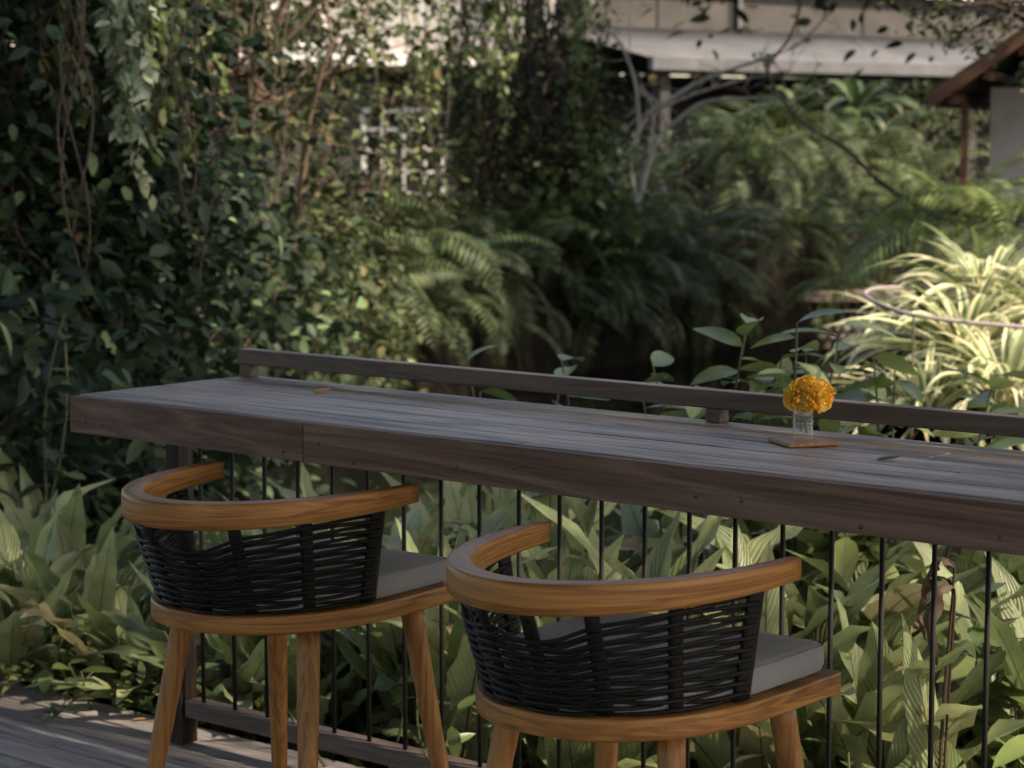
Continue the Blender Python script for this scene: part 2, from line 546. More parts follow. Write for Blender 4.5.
# deck
deck = MB()
yy = 0.80
r_ = random.Random(3)
bw = 0.140
k = 0
while yy > -7.5:
    y1 = yy; y0 = yy - bw + 0.009
    x = -6.0 - r_.random() * 2
    while x < 8.5:
        ln = r_.uniform(3.2, 4.6)
        if k < 8 and x < 0 < x + ln and False:
            pass
        dz = r_.uniform(-0.0025, 0.0015)
        deck.box(x, x + ln - 0.004, y0, y1, DECK - 0.03, DECK + dz)
        x += ln
    yy -= bw; k += 1
dk = deck.build('deck_floor', M['deck'], bevel=0.003)
tag(dk, 'weathered grey timber deck boards under the stools', kind='structure')
mb = MB()
for x in np.arange(-5.8, 8.5, 0.9):
    mb.box(x, x + 0.07, -7.4, 0.74, DECK - 0.30, DECK - 0.032)
mb.box(-6.0, 8.4, 0.742, 0.782, DECK - 0.30, DECK - 0.032)
tag(mb.build('deck_floor_joists', M['rail']), 'dark timber joists carrying the deck', kind='structure')

# ------------------------------------------------------------------ counter
XR = 3.7
W = 0.612
HF = 0.0937


def build_counter():
    root = empty('bar_counter', (0, 0, DECK), 'long dark weathered timber bar counter along the railing', 'bar counter')
    Z = -DECK
    inv = lambda z: z + Z
    top = MB()
    ny = 5
    ys = np.linspace(0.0285, W + 0.02, ny + 1)
    rr = random.Random(5)
    for i in range(ny):
        cuts = [-0.0] + ([1.9 + 0.5 * rr.random()] if i % 2 else [1.2 + 0.4 * rr.random()]) + [XR]
        for a, b in zip(cuts[:-1], cuts[1:]):
            top.box(a + (0.0015 if a > 0 else 0), b - 0.0015, ys[i] + 0.0024, ys[i + 1] - 0.0024, inv(-0.026), inv(0.0) + rr.uniform(-0.0015, 0.0))
    o = top.build('tabletop', M['counter'], root, bevel=0.0025)
    f = MB()
    zt = -0.0015
    for a, b in ((0.0, 0.829), (0.831, XR)):
        f.box(a, b, 0.0, 0.0255, inv(-HF), inv(zt))
    f.build('fascia', M['fascia'], root, bevel=0.002)
    e = MB()
    e.box(0.001, 0.028, 0.0295, W + 0.015, inv(-HF), inv(-0.0275))
    e.build('end_board', M['fascia'], root, bevel=0.002)
    for x in (0.25, 1.25, 2.35, 3.4):
        b = MB()
        b.box(x, x + 0.045, 0.03, W, inv(-HF + 0.012), inv(-0.0275))
        b.build('bearer', M['rail'], root)
    # screw heads, two and two
    rs = random.Random(9)
    for x in (0.055, 0.12, 0.765, 0.88, 0.99, 1.30, 1.46, 1.50, 1.93, 2.04, 2.31, 2.6):
        z = -0.062 + rs.uniform(-0.018, 0.02)
        c = np.array([x, -0.0008, inv(z)])
        s = MB(); s.tube([c, c + np.array([0, 0.004, 0])], 0.0052, 10)
        s.build('screw', M['rail'], root)
    # raised guard rail along the back edge
    g = MB()
    g.box(0.0, XR, W - 0.022, W + 0.02, inv(0.032), inv(0.074))
    rail = g.build('guard_rail', M['rail'], root, bevel=0.003)
    for x in (0.0, 1.545, 3.09):
        p = MB()
        p.box(x, x + 0.04, W - 0.020, W + 0.018, inv(0.0005), inv(0.0315))
        p.build('guard_post', M['rail'], root, bevel=0.002)
    return root


build_counter()


def build_balustrade():
    YB = 0.66
    root = empty('balustrade', (0, YB, DECK), 'railing of thin black iron bars between dark timber rails behind the stools', 'railing')
    Z = -DECK
    tr = MB(); tr.box(-0.350, XR, -0.03, 0.03, Z - 0.12, Z - 0.062)
    tr.build('top_rail', M['rail'], root, bevel=0.003)
    br = MB(); br.box(-0.288, XR, -0.028, 0.028, 0.085, Z - 0.965)
    br.build('bottom_rail', M['rail'], root, bevel=0.003)
    for x in (-0.350, 3.3):
        p = MB(); p.box(x, x + 0.05, -0.031, 0.031, 0.001, Z - 0.122)
        p.build('post', M['dark_post'], root, bevel=0.003)
    m0 = None
    for k in range(-1, 27):
        x = -0.0993 + k * 0.1301
        if m0 is None:
            b = MB(); b.tube([(0, 0, 0), (0, 0, Z - 0.12 - (Z - 0.965))], 0.0062, 10)
            o = b.build('baluster', M['iron'], root); m0 = o
        else:
            o = m0.copy(); COL.objects.link(o); o.parent = root
        o.location = (x, -0.008, Z - 0.965)
    return root


build_balustrade()

# ------------------------------------------------------------------ bar chairs
ZA = -0.12 - DECK      # top of arm rail above the deck
ZF = -0.378 - DECK     # top of seat frame
def arm_curve(t, a, b):
    """t 0..1 from left tip round the back to the right tip"""
    th = PI * t
    x = -a * math.cos(th)
    y = -b * math.sin(th) ** 0.94
    return np.array([x, y])


def offset_frame(fn, t):
    e = 1e-3
    p = fn(t); q = fn(min(1, t + e)) - fn(max(0, t - e))
    q = q / np.linalg.norm(q)
    return p, np.array([q[1], -q[0]])  # outward normal (right of travel = outward at the back)


def rrect(w, h, r, n=3):
    pts = []
    for cx, cy, a0 in ((w / 2 - r, h / 2 - r, 0), (-w / 2 + r, h / 2 - r, 90), (-w / 2 + r, -h / 2 + r, 180), (w / 2 - r, -h / 2 + r, 270)):
        for k in range(n):
            a = math.radians(a0 + 90 * k / (n - 1))
            pts.append((cx + r * math.cos(a), cy + r * math.sin(a)))
    return pts


def loft(mb, rings, closed_ring=True, caps=True, smooth=True, vv=None):
    n = len(rings[0]); V = [p for r in rings for p in r]
    A = np.array(rings, float)
    al = np.concatenate([[0], np.cumsum(np.linalg.norm(np.diff(A.mean(1), axis=0), axis=1))])
    ar = np.concatenate([[0], np.cumsum(np.linalg.norm(np.diff(A[len(A) // 2], axis=0), axis=1))])
    if vv is not None:
        UV = [(al[i] + 0.01, vv[k]) for i in range(len(rings)) for k in range(n)]
    elif al[-1] > ar[-1] or n < 30:
        UV = [(al[i] + 0.01, 0.01 + min(ar[k], ar[-1] - ar[k]) ) for i in range(len(rings)) for k in range(n)]
    else:
        zz = A[:, 0, 2] - A[0, 0, 2]
        UV = [(ar[k] + 0.01, 0.01 + zz[i]) for i in range(len(rings)) for k in range(n)]
    Fc = []
    for i in range(len(rings) - 1):
        for k in range(n):
            Fc.append((i * n + k, i * n + (k + 1) % n, (i + 1) * n + (k + 1) % n, (i + 1) * n + k))
    if caps:
        Fc.append(tuple(range(n - 1, -1, -1)))
        Fc.append(tuple((len(rings) - 1) * n + k for k in range(n)))
    mb.add(V, Fc, uv=UV, smooth=smooth)


AX, AY = 0.298, 0.497   # centre line of arm rail
FX, FB, FF = 0.285, -0.425, 0.205


def frame_outline(inset=0.0, n=40, rc=0.018):
    """closed outline of the seat frame, straight front with round corners, elliptic back"""
    w = FX - inset; front = FF - inset; y0 = -0.02; b = (-FB - 0.02) - inset
    pts = []
    for i in range(n + 1):
        th = PI * i / n
        s = math.sin(th); c = math.cos(th)
        e = 0.88
        pts.append((-w * math.copysign(abs(c) ** e, c), y0 - b * (s ** e)))
    for k in range(1, 7):
        a = PI / 2 * k / 6
        pts.append((w - rc + rc * math.cos(a), front - rc + rc * math.sin(a)))
    for k in range(0, 6):
        a = PI / 2 + PI / 2 * k / 6
        pts.append((-w + rc + rc * math.cos(a), front - rc + rc * math.sin(a)))
    return pts


def slab(mb, outline_fn, zs_insets, smooth=True):
    rings = []
    for z, ins in zs_insets:
        rings.append([(x, y, z) for x, y in outline_fn(ins)])
    loft(mb, rings, caps=True, smooth=smooth)


def build_chair(name, label, loc, rz):
    root = empty(name, loc, label, 'bar stool', 'bar stools with woven backs at the counter', rz)
    # arm rail
    a = MB()
    rings = []
    nseg = 72
    for i in range(nseg + 1):
        t = i / nseg
        p, nrm = offset_frame(lambda q: arm_curve(q, AX, AY), t)
        s = math.sin(PI * t)
        w = 0.028 + 0.024 * s ** 0.7
        h = 0.041 + 0.018 * s ** 0.8
        ztop = ZA
        ring = []
        for u, v in rrect(w, h, min(w, h) * 0.14, 4):
            ring.append((p[0] + nrm[0] * u, p[1] + nrm[1] * u, ztop - h / 2 + v))
        rings.append(ring)
    loft(a, rings, vv=[0.1 + v + 0.8 * u for u, v in rrect(0.052, 0.059, 0.007, 4)])
    a.build('arm_rail', M['teak'], root)
    # seat frame
    f = MB()
    slab(f, frame_outline, [(ZF - 0.042, 0.006), (ZF - 0.0415, 0.002), (ZF - 0.039, 0.0003), (ZF - 0.036, 0.0), (ZF - 0.006, 0.0), (ZF - 0.003, 0.0003), (ZF - 0.0006, 0.002), (ZF, 0.006), (ZF, 0.03)])
    f.build('seat_frame', M['teak'], root)
    # cushion
    c = MB()
    co = lambda ins: frame_outline(0.022 + ins, rc=0.028)
    z0 = ZF + 0.001
    prof = [(0.0, 0.012), (0.006, 0.003), (0.02, -0.001), (0.044, 0.0), (0.053, 0.002), (0.057, 0.007), (0.059, 0.014), (0.0615, 0.035), (0.0645, 0.08), (0.065, 0.14), (0.0655, 0.2)]
    slab(c, co, [(z0 + z, i) for z, i in prof])
    cu = c.build('cushion', M['fabric'], root)
    pp = MB()
    for zz in (0.053,):
        pts = [(x, y, z0 + zz) for x, y in frame_outline(0.0225, rc=0.028)]
        pts = np.array(pts + [pts[0]])
        pp.tube(pts, 0.0022, 5, caps=False)
    pp.build('piping', M['fabric'], cu)
    # woven back: posts + strands on a ruled surface from rail down to frame
    z_lo = ZF + 0.003

    def surf(t, h):   # t 0..1 round the back, h 0..1 from frame up to the rail
        pt, nt_ = offset_frame(lambda q: arm_curve(q, AX, AY), t)
        th = PI * t
        pb = np.array([-0.268 * math.cos(th), -0.02 - 0.393 * math.sin(th) ** 0.9])
        hh = h
        p = pb * (1 - hh) + pt * hh
        zt = ZA - 0.041 - 0.016 * math.sin(PI * t) ** 0.8
        return np.array([p[0], p[1], z_lo * (1 - hh) + zt * hh]), nt_

    posts_t = [0.085, 0.20, 0.325, 0.44, 0.555, 0.67, 0.80, 0.93]
    for i, t in enumerate(posts_t):
        pb = MB()
        end = i in (0, len(posts_t) - 1)
        wdt = 0.021 if end else 0.014
        rings = []
        for k in range(13):
            h = k / 12
            p, n2 = surf(t, h)
            tg = np.array([-n2[1], n2[0], 0])
            n3 = np.array([n2[0], n2[1], 0])
            ring = [p + tg * u * wdt * 2 / 2 + n3 * v for u, v in ((1, 0.003), (0.5, 0.0062), (-0.5, 0.0062), (-1, 0.003), (-1, -0.003), (-0.5, -0.0062), (0.5, -0.0062), (1, -0.003))]
            rings.append(ring)
        loft(pb, rings)
        pb.build('back_post', M['rope'], root)
    wv = MB()
    rows = 19
    rw = random.Random(hash(name) % 1000 if False else len(name) * 7)

    def top_h(t):
        # top edge of the weave: lower along the middle of the back, up at both sides
        q = smooth_step(0.10, 0.30, np.array(t)) * smooth_step(0.02, 0.22, np.array(0.80 - t))
        return float(0.985 - 0.215 * q + 0.02 * math.sin(t * 31))

    ph = [PI * (posts_t[i]) for i in range(len(posts_t))]
    ts = np.linspace(posts_t[0] - 0.004, posts_t[-1] + 0.004, 170)
    tt = np.array(posts_t)
    # phase: passes a post on alternate sides
    phase = np.interp(ts, tt, np.arange(len(tt)) * PI)
    for r in range(rows):
        jit = [rw.uniform(-0.0022, 0.0022) for _ in range(12)]
        pts = []
        for j, t in enumerate(ts):
            h = (r + 0.4) / rows * top_h(t)
            p, n2 = surf(t, h)
            off = 0.0080 * math.cos(phase[j] + PI * (r % 2))
            zz = float(np.interp((t - ts[0]) / (ts[-1] - ts[0]) * 11, range(12), jit))
            p = p + np.array([n2[0], n2[1], 0]) * off
            p[2] += zz - 0.0016 * math.sin(phase[j]) ** 2
            pts.append(p)
        wv.tube(pts, 0.0043, 8)
    # one loose strand bridging the gap on the far side
    pts = []
    for t in np.linspace(0.2, 0.44, 20):
        p, n2 = surf(t, 0.915 - 0.02 * math.sin((t - 0.2) * 13))
        pts.append(p)
    wv.tube(pts, 0.004, 6)
    wv.build('woven_back', M['rope'], root)
    # legs
    zt = ZF - 0.040
    for sx, sy in ((-1, -1), (1, -1), (-1, 1), (1, 1)):
        tx, ty = (sx * 0.187, -0.235) if sy < 0 else (sx * 0.208, 0.095)
        bx, by = (sx * 0.272, -0.345) if sy < 0 else (sx * 0.285, 0.185)
        lg = MB()
        P0 = np.array([tx, ty, zt]); P1 = np.array([bx, by, 0.002])
        pts = [P0 + (P1 - P0) * q for q in np.linspace(0, 1, 14)]
        rad = [0.0265 - 0.0105 * q ** 1.2 for q in np.linspace(0, 1, 14)]
        lg.tube(pts, rad, 20)
        lg.build('leg', M['teak_leg'], root)
    return root


build_chair('bar_stool', 'honey wooden stool with black woven back tucked under the counter end, farther of the two', (0.830, 0.035, DECK), math.radians(3.2))
build_chair('bar_stool', 'honey wooden stool with black woven back pulled out below the flower, nearer of the two', (1.961, -0.148, DECK), 0.0)

# ------------------------------------------------------------------ things on the counter
CX, CY = 1.915, 0.425


def build_table_things():
    mb = MB(); s = 0.0585
    mb.box(-s, s, -s, s, 0, 0.008)
    o = mb.build('coaster', M['coaster'], bevel=0.002)
    o.location = (CX, CY, 0.0012); o.rotation_euler = (0, 0, math.radians(-33))
    tag(o, 'square light wooden coaster under the flower glass', 'coaster')
    # glass tumbler (vase)
    root = empty('flower_glass', (CX - 0.004, CY + 0.004, 0.0098), 'small clear glass tumbler holding the orange flower', 'glass')
    g = MB()
    n = 32
    prof = [(0.001, 0.0), (0.019, 0.0), (0.0212, 0.002), (0.0222, 0.074), (0.0212, 0.0755), (0.0202, 0.074), (0.0192, 0.011), (0.001, 0.010)]
    V = [(r * math.cos(2 * PI * k / n), r * math.sin(2 * PI * k / n), z) for r, z in prof for k in range(n)]
    Fc = [(i * n + k, i * n + (k + 1) % n, (i + 1) * n + (k + 1) % n, (i + 1) * n + k) for i in range(len(prof) - 1) for k in range(n)]
    Fc += [tuple(range(n - 1, -1, -1)), tuple((len(prof) - 1) * n + k for k in range(n))]
    g.add(V, Fc, smooth=True)
    g.build('tumbler', M['glass'], root)
    w = MB()
    prof = [(0.001, 0.0105), (0.0189, 0.0115), (0.0194, 0.033), (0.001, 0.033)]
    V = [(r * math.cos(2 * PI * k / n), r * math.sin(2 * PI * k / n), z) for r, z in prof for k in range(n)]
    Fc = [(i * n + k, i * n + (k + 1) % n, (i + 1) * n + (k + 1) % n, (i + 1) * n + k) for i in range(len(prof) - 1) for k in range(n)]
    Fc += [tuple(range(n - 1, -1, -1)), tuple((len(prof) - 1) * n + k for k in range(n))]
    w.add(V, Fc, smooth=True)
    w.build('water_fill', M['water_in_glass'], root)
    # flower
    fr = empty('marigold', (CX - 0.004, CY + 0.004, 0.0098), 'orange yellow marigold bloom standing in the small glass', 'flower')
    st = MB()
    st.tube([(0.012, -0.004, 0.014), (0.004, 0.0, 0.04), (0.0, 0.0, 0.075), (0.004, 0.002, 0.088)], [0.0022, 0.0024, 0.0026, 0.004], 8)
    st.tube([(-0.010, 0.006, 0.015), (-0.006, 0.002, 0.045), (-0.010, 0.0, 0.066)], 0.0015, 6)
    st.build('stem', M['stem'], fr)
    lf = MB()
    tv, tf, tu = leaf_template(4, 0.2)
    mats = []
    for k in range(6):
        az = rng.uniform(0, 2 * PI); el = rng.uniform(-0.2, 0.9)
        mats.append((np.array([0.004 * math.cos(az), 0.004 * math.sin(az), rng.uniform(0.05, 0.072)]), az, el, rng.uniform(0.014, 0.024)))
    scatter(lf, tv, tf, tu, mats)
    lf.build('leaves', M['mid_leaf'], fr)
    # ruffled head built from many crinkled petals on a squashed dome
    pt = MB()
    c = np.array([0.010, 0.006, 0.092])
    R3 = np.array([0.054, 0.053, 0.036])
    cnt = 430
    rg = np.random.default_rng(4)
    for i in range(cnt):
        z = 1 - 1.72 * (i + 0.5) / cnt
        a = i * 2.399963
        rr = math.sqrt(max(0, 1 - z * z))
        d = np.array([rr * math.cos(a), rr * math.sin(a), z])
        lump = 1 + 0.10 * math.sin(d[0] * 4 + 1) * math.cos(d[1] * 5) + 0.07 * math.sin(d[2] * 9 + d[0] * 6)
        base = c + d * R3 * 0.68 * lump * rg.uniform(0.84, 1.08)
        nrm = d / R3; nrm /= np.linalg.norm(nrm)
        up = np.array([0, 0, 1.0]); sd = np.cross(nrm, up)
        if np.linalg.norm(sd) < 0.1: sd = np.array([1.0, 0, 0])
        sd /= np.linalg.norm(sd)
        ang = rg.uniform(0, 2 * PI)
        sd2 = sd * math.cos(ang) + np.cross(nrm, sd) * math.sin(ang)
        bend = np.cross(nrm, sd2)
        ln = 0.0165 * rg.uniform(0.7, 1.2); wd = 0.0105 * rg.uniform(0.7, 1.25)
        V = []
        cols = 5
        for row, (tt, ww) in enumerate(((0, 0.35), (0.5, 0.8), (0.85, 1.0), (1.0, 0.85))):
            for q in range(cols):
                u = (q / (cols - 1) - 0.5) * 2
                ruff = (0.0032 * math.sin(q * 2.6 + i) if row >= 2 else 0)
                V.append(base + nrm * (ln * tt - 0.0012 * u * u * (row >= 2)) + sd2 * (u * wd * ww) + bend * (0.004 * tt * tt + ruff + 0.0025 * u * u))
        Fc = [(r * cols + q, r * cols + q + 1, (r + 1) * cols + q + 1, (r + 1) * cols + q) for r in range(3) for q in range(cols - 1)]
        pt.add(V, Fc, smooth=True)
    # soft core so that no light leaks through
    V = []; n = 20
    for i in range(1, 10):
        p = PI * i / 10
        for k in range(n):
            V.append(c + R3 * 0.76 * np.array([math.sin(p) * math.cos(2 * PI * k / n), math.sin(p) * math.sin(2 * PI * k / n), math.cos(p)]))
    Fc = [(i * n + k, i * n + (k + 1) % n, (i + 1) * n + (k + 1) % n, (i + 1) * n + k) for i in range(8) for k in range(n)]
    Fc += [tuple(range(n)), tuple(8 * n + k for k in range(n - 1, -1, -1))]
    pt.add(V, Fc, smooth=True)
    pt.build('bloom', M['petal'], fr)


# ------------------------------------------------------------------ foliage builders
def leaf_template(nseg=4, width=0.35, fold=0.25, curl=0.25, pointed=1.0):
    """a leaf of length 1 along +x, normal +z, folded along the rib"""
    V = []; U = []
    for i in range(nseg + 1):
        t = i / nseg
        w = width * 0.5 * (math.sin(PI * min(1, t ** 0.8)) ** (0.75 * pointed)) if 0 < t < 1 else 0.0
        z = -curl * t * t * 0.5
        for s in (-1, 0, 1):
            V.append((t, s * w, z + abs(s) * w * fold))
            U.append((0.5 + 0.5 * s, t))
    Fc = []
    for i in range(nseg):
        a = i * 3
        Fc.append((a, a + 3, a + 4, a + 1)); Fc.append((a + 1, a + 4, a + 5, a + 2))
    # collapse the ends to triangles
    F2 = []
    for f in Fc:
        F2.append(f)
    return np.array(V), F2, np.array(U)


def scatter(mb, tv, tf, tu, items, roll=0.5, seed=None):
    """items: (origin, azimuth, elevation, size)"""
    if not len(items): return
    k = len(items)
    O = np.array([i[0] for i in items]); az = np.array([i[1] for i in items]); el = np.array([i[2] for i in items]); sz = np.array([i[3] for i in items])
    x = np.stack([np.cos(az) * np.cos(el), np.sin(az) * np.cos(el), np.sin(el)], -1)
    s = np.stack([-np.sin(az), np.cos(az), np.zeros(k)], -1)
    n = np.cross(x, s)
    rl = rng.normal(0, roll, k)
    s2 = s * np.cos(rl)[:, None] + n * np.sin(rl)[:, None]
    n2 = np.cross(x, s2)
    V = O[:, None, :] + sz[:, None, None] * (tv[None, :, 0:1] * x[:, None, :] + tv[None, :, 1:2] * s2[:, None, :] + tv[None, :, 2:3] * n2[:, None, :])
    mb.add_many(V, tf, tu)


build_table_things()

T_OVAL = leaf_template(4, 0.5, 0.2, 0.35)
T_LONG = leaf_template(5, 0.28, 0.25, 0.4)
T_SMALL = leaf_template(3, 0.5, 0.2, 0.2)
T_BROAD = leaf_template(6, 0.42, 0.22, 0.5)


def limb(p0, p1, rg, n=7, wob=0.12):
    p0 = np.asarray(p0, float); p1 = np.asarray(p1, float)
    ln = np.linalg.norm(p1 - p0)
    pts = []
    a = rg.normal(0, 1, 3); b = rg.normal(0, 1, 3)
    for i in range(n):
        t = i / (n - 1)
        pts.append(p0 + (p1 - p0) * t + (a * math.sin(PI * t) + b * math.sin(2 * PI * t) * 0.5) * wob * ln * 0.4)
    return np.array(pts)


def crown(mb, wood, base, centre, radii, clumps, leaves, size, tmpl, rg, droop=0.2, gap=0.35, spread=0.35, roll=0.6, branch_r=0.02, hollow=0.35, top=None):
    """clumps of leaves spread unevenly through an ellipsoid, with twigs leading to them"""
    tv, tf, tu = tmpl
    centre = np.asarray(centre, float); radii = np.asarray(radii, float)
    items = []
    lobes = rg.normal(0, 1, (7, 3)); lobes /= np.linalg.norm(lobes, axis=1)[:, None]
    for c in range(clumps):
        for _ in range(20):
            d = rg.normal(0, 1, 3); d /= np.linalg.norm(d)
            r = rg.uniform(hollow, 1.0) ** 0.6
            # uneven outline: some directions bulge, others hollow out
            bulge = 0.72 + 0.35 * max(0, float((lobes @ d).max()) - 0.4) / 0.6
            if rg.random() > gap * 0.5: break
        p = centre + d * radii * r * bulge
        if wood is not None and c % 3 == 0:
            pts = limb(base + (centre - base) * rg.uniform(0.3, 1.0), p, rg, 5)
            wood.tube(pts, np.linspace(branch_r * 0.6, branch_r * 0.12, 5), 5)
        n = int(leaves * rg.uniform(0.5, 1.5))
        cr = size * rg.uniform(1.2, 3.4) * (spread / 0.35)
        a0 = math.atan2(d[1], d[0])
        for _ in range(n):
            o = p + rg.normal(0, 1, 3) * cr * np.array([1, 1, 0.6]) * 0.6
            items.append((o, a0 + rg.normal(0, 1.3), rg.normal(-droop, 0.45), size * rg.uniform(0.55, 1.25)))
    scatter(mb, tv, tf, tu, items, roll)


def tree(name, label, cat, base, height, trunk_r, centre_off, radii, clumps, leaves, size, tmpl, mat, bark, seed, lean=(0, 0), limbs=6, group=None, **kw):
    rg = np.random.default_rng(seed)
    base = np.asarray(base, float)
    root = empty(name, base, label, cat, group)
    top = np.array([lean[0], lean[1], height])
    tr = MB()
    pts = limb((0, 0, -0.1), top, rg, 10, 0.05)
    tr.tube(pts, np.linspace(trunk_r, trunk_r * 0.35, 10) * np.array([1.25] + [1] * 9), 12)
    c = top + np.asarray(centre_off, float)
    for i in range(limbs):
        d = rg.normal(0, 1, 3); d[2] = abs(d[2]) * 0.6; d /= np.linalg.norm(d)
        s = pts[rg.integers(4, 9)]
        tr.tube(limb(s, c + d * np.asarray(radii) * 0.75, rg, 7), np.linspace(trunk_r * 0.42, trunk_r * 0.06, 7), 7)
    cr = MB()
    crown(cr, tr, top * 0.8, c, radii, clumps, leaves, size, tmpl, rg, branch_r=trunk_r * 0.25, **kw)
    tr.build('trunk', bark, root)
    cr.build('crown', mat, root)
    return root


def shrub(name, label, cat, base, radii, clumps, leaves, size, tmpl, mat, bark, seed, zc=None, group=None, stems=7, stem_r=0.015, **kw):
    rg = np.random.default_rng(seed)
    root = empty(name, base, label, cat, group)
    zc = radii[2] if zc is None else zc
    st = MB()
    for i in range(stems):
        d = rg.normal(0, 1, 3); d /= np.linalg.norm(d)
        st.tube(limb((rg.normal(0, 0.06), rg.normal(0, 0.06), -0.05), np.array([0, 0, zc]) + d * np.asarray(radii) * 0.7, rg, 7), np.linspace(stem_r, stem_r * 0.25, 7), 6)
    lf = MB()
    crown(lf, st, np.array([0, 0, 0.1]), (0, 0, zc), radii, clumps, leaves, size, tmpl, rg, branch_r=stem_r, **kw)
    st.build('stems', bark, root)
    lf.build('foliage', mat, root)
    return root


def arch_path(az, el, length, n, gravity, rg, twist=0.0):
    """a leaf's mid line that starts at elevation el and bends over"""
    p = np.zeros(3); pts = [p.copy()]
    a = az; e = el
    st = length / n
    for i in range(n):
        p = p + st * np.array([math.cos(a) * math.cos(e), math.sin(a) * math.cos(e), math.sin(e)])
        pts.append(p.copy())
        e -= gravity * st / length * (0.4 + 1.2 * i / n)
        a += twist / n
    return np.array(pts)


def ribbon(mb, pts, side, widths, fold=0.15, wave=0.0, wfreq=8.0, phase=0.0):
    n = len(pts)
    tan = np.gradient(pts, axis=0); tan /= np.linalg.norm(tan, axis=1)[:, None] + 1e-9
    V = []; U = []
    for i in range(n):
        s = side - tan[i] * (side @ tan[i]); s /= np.linalg.norm(s) + 1e-9
        nr = np.cross(tan[i], s)
        w = widths[i]
        t = i / (n - 1)
        for u in (-1, -0.5, 0, 0.5, 1):
            wv = wave * w * math.sin(wfreq * t * 2 * PI + phase + (1.3 if u > 0 else 0)) * abs(u) ** 1.5
            V.append(pts[i] + s * w * u * 0.5 + nr * (fold * w * abs(u) * 0.5 + wv))
            U.append((0.5 + 0.5 * u, t))
    Fc = []
    for i in range(n - 1):
        for k in range(4):
            a = i * 5 + k
            Fc.append((a, a + 5, a + 6, a + 1))
    mb.add(V, Fc, uv=U, smooth=True)


def nest_fern_mesh(rg, n_leaves, length, width, gravity=(0.5, 1.6), el=(0.5, 1.35), wave=0.12, clear=None, origin=None, seg=16, yaw0=0.0):
    mb = MB()
    made = 0; tries = 0
    while made < n_leaves and tries < n_leaves * 30:
        tries += 1
        q = made / max(1, n_leaves - 1)
        az = yaw0 + made * 2.39996 + tries * 0.31 + rg.normal(0, 0.2)
        e = el[1] + (el[0] - el[1]) * q + rg.normal(0, 0.08)
        ln = length * rg.uniform(0.72, 1.12) * (0.75 + 0.35 * q if q < 0.7 else 1.0)
        wd = width * rg.uniform(0.75, 1.2)
        g = rg.uniform(*gravity)
        pts = arch_path(az, e, ln, seg, g, rg, rg.normal(0, 0.3))
        pts = pts + np.array([math.cos(az), math.sin(az), 0]) * 0.02
        if clear is not None and origin is not None:
            wp = pts + origin
            if clear(wp): continue
        t = np.linspace(0, 1, seg + 1)
        prof = np.clip(np.sin(PI * np.clip(t * 0.86 + 0.10, 0, 1)) ** 0.7, 0.0, 1)
        prof *= np.where(t < 0.25, 0.35 + 0.65 * t / 0.25, 1)
        prof *= np.where(t > 0.8, np.sqrt(np.clip((1 - t) / 0.2, 0, 1)), 1) 
        widths = np.maximum(wd * prof, 0.002)
        tl = rg.normal(0, 0.25)
        side = np.array([-math.sin(az) * math.cos(tl), math.cos(az) * math.cos(tl), math.sin(tl)])
        ribbon(mb, pts, side, widths, fold=rg.uniform(0.1, 0.5), wave=wave * rg.uniform(0.5, 1.4), wfreq=rg.uniform(3.5, 6.5), phase=rg.uniform(0, 6))
        made += 1
    return mb


def fern_mesh(rg, n_fronds, length, leaflets=26, lw=0.2, gravity=(1.0, 2.2), el=(0.35, 1.2), leaf_w=0.17, clear=None, origin=None, az_range=None):
    """pinnate fronds: a rib with narrow leaflets on both sides"""
    mb = MB(); rib = MB()
    tv, tf, tu = leaf_template(2, leaf_w, 0.15, 0.25)
    items_V = []
    made = 0; tries = 0
    while made < n_fronds and tries < n_fronds * 6:
        tries += 1
        q = made / max(1, n_fronds - 1)
        az = made * 2.39996 + rg.normal(0, 0.25) + tries * 0.2
        if az_range is not None:
            az = az_range[0] + (az_range[1] - az_range[0]) * rg.random()
        e = el[1] + (el[0] - el[1]) * q + rg.normal(0, 0.12)
        ln = length * rg.uniform(0.7, 1.15)
        pts = arch_path(az, e, ln, leaflets, rg.uniform(*gravity), rg, rg.normal(0, 0.35))
        if clear is not None and clear(pts + origin): continue
        made += 1
        rib.tube(pts[::3], np.linspace(0.004, 0.0012, len(pts[::3])) * (length / 0.7), 4, caps=False)
        tan = np.gradient(pts, axis=0); tan /= np.linalg.norm(tan, axis=1)[:, None]
        tl = rg.normal(0, 0.35)
        side0 = np.array([-math.sin(az) * math.cos(tl), math.cos(az) * math.cos(tl), math.sin(tl)])
        for i in range(2, leaflets + 1):
            t = i / leaflets
            w = ln * lw * (math.sin(PI * (0.12 + 0.86 * t)) ** 0.8) * rg.uniform(0.85, 1.1)
            s = side0 - tan[i] * (side0 @ tan[i]); s /= np.linalg.norm(s)
            nr = np.cross(tan[i], s)
            for sg in (-1, 1):
                x = s * sg * 0.93 + tan[i] * 0.35 - np.array([0, 0, 0.22]); x /= np.linalg.norm(x)
                y = np.cross(nr, x); y /= np.linalg.norm(y) + 1e-9
                zz = np.cross(x, y)
                V = pts[i] + w * (tv[:, 0:1] * x + tv[:, 1:2] * y + tv[:, 2:3] * zz)
                items_V.append(V)
    mb.add_many(np.array(items_V), tf, tu)
    return mb, rib


def clear_rail(P):
    """true if a leaf would run through the railing, counter or deck"""
    bad = (P[:, 1] < 0.74) & (P[:, 0] > -0.42)
    bad2 = (P[:, 1] < 0.50) & (P[:, 2] < 0.3)
    bad3 = (P[:, 1] < 0.81) & (P[:, 2] < DECK + 0.02)
    return bool(bad.any() or bad2.any() or bad3.any())


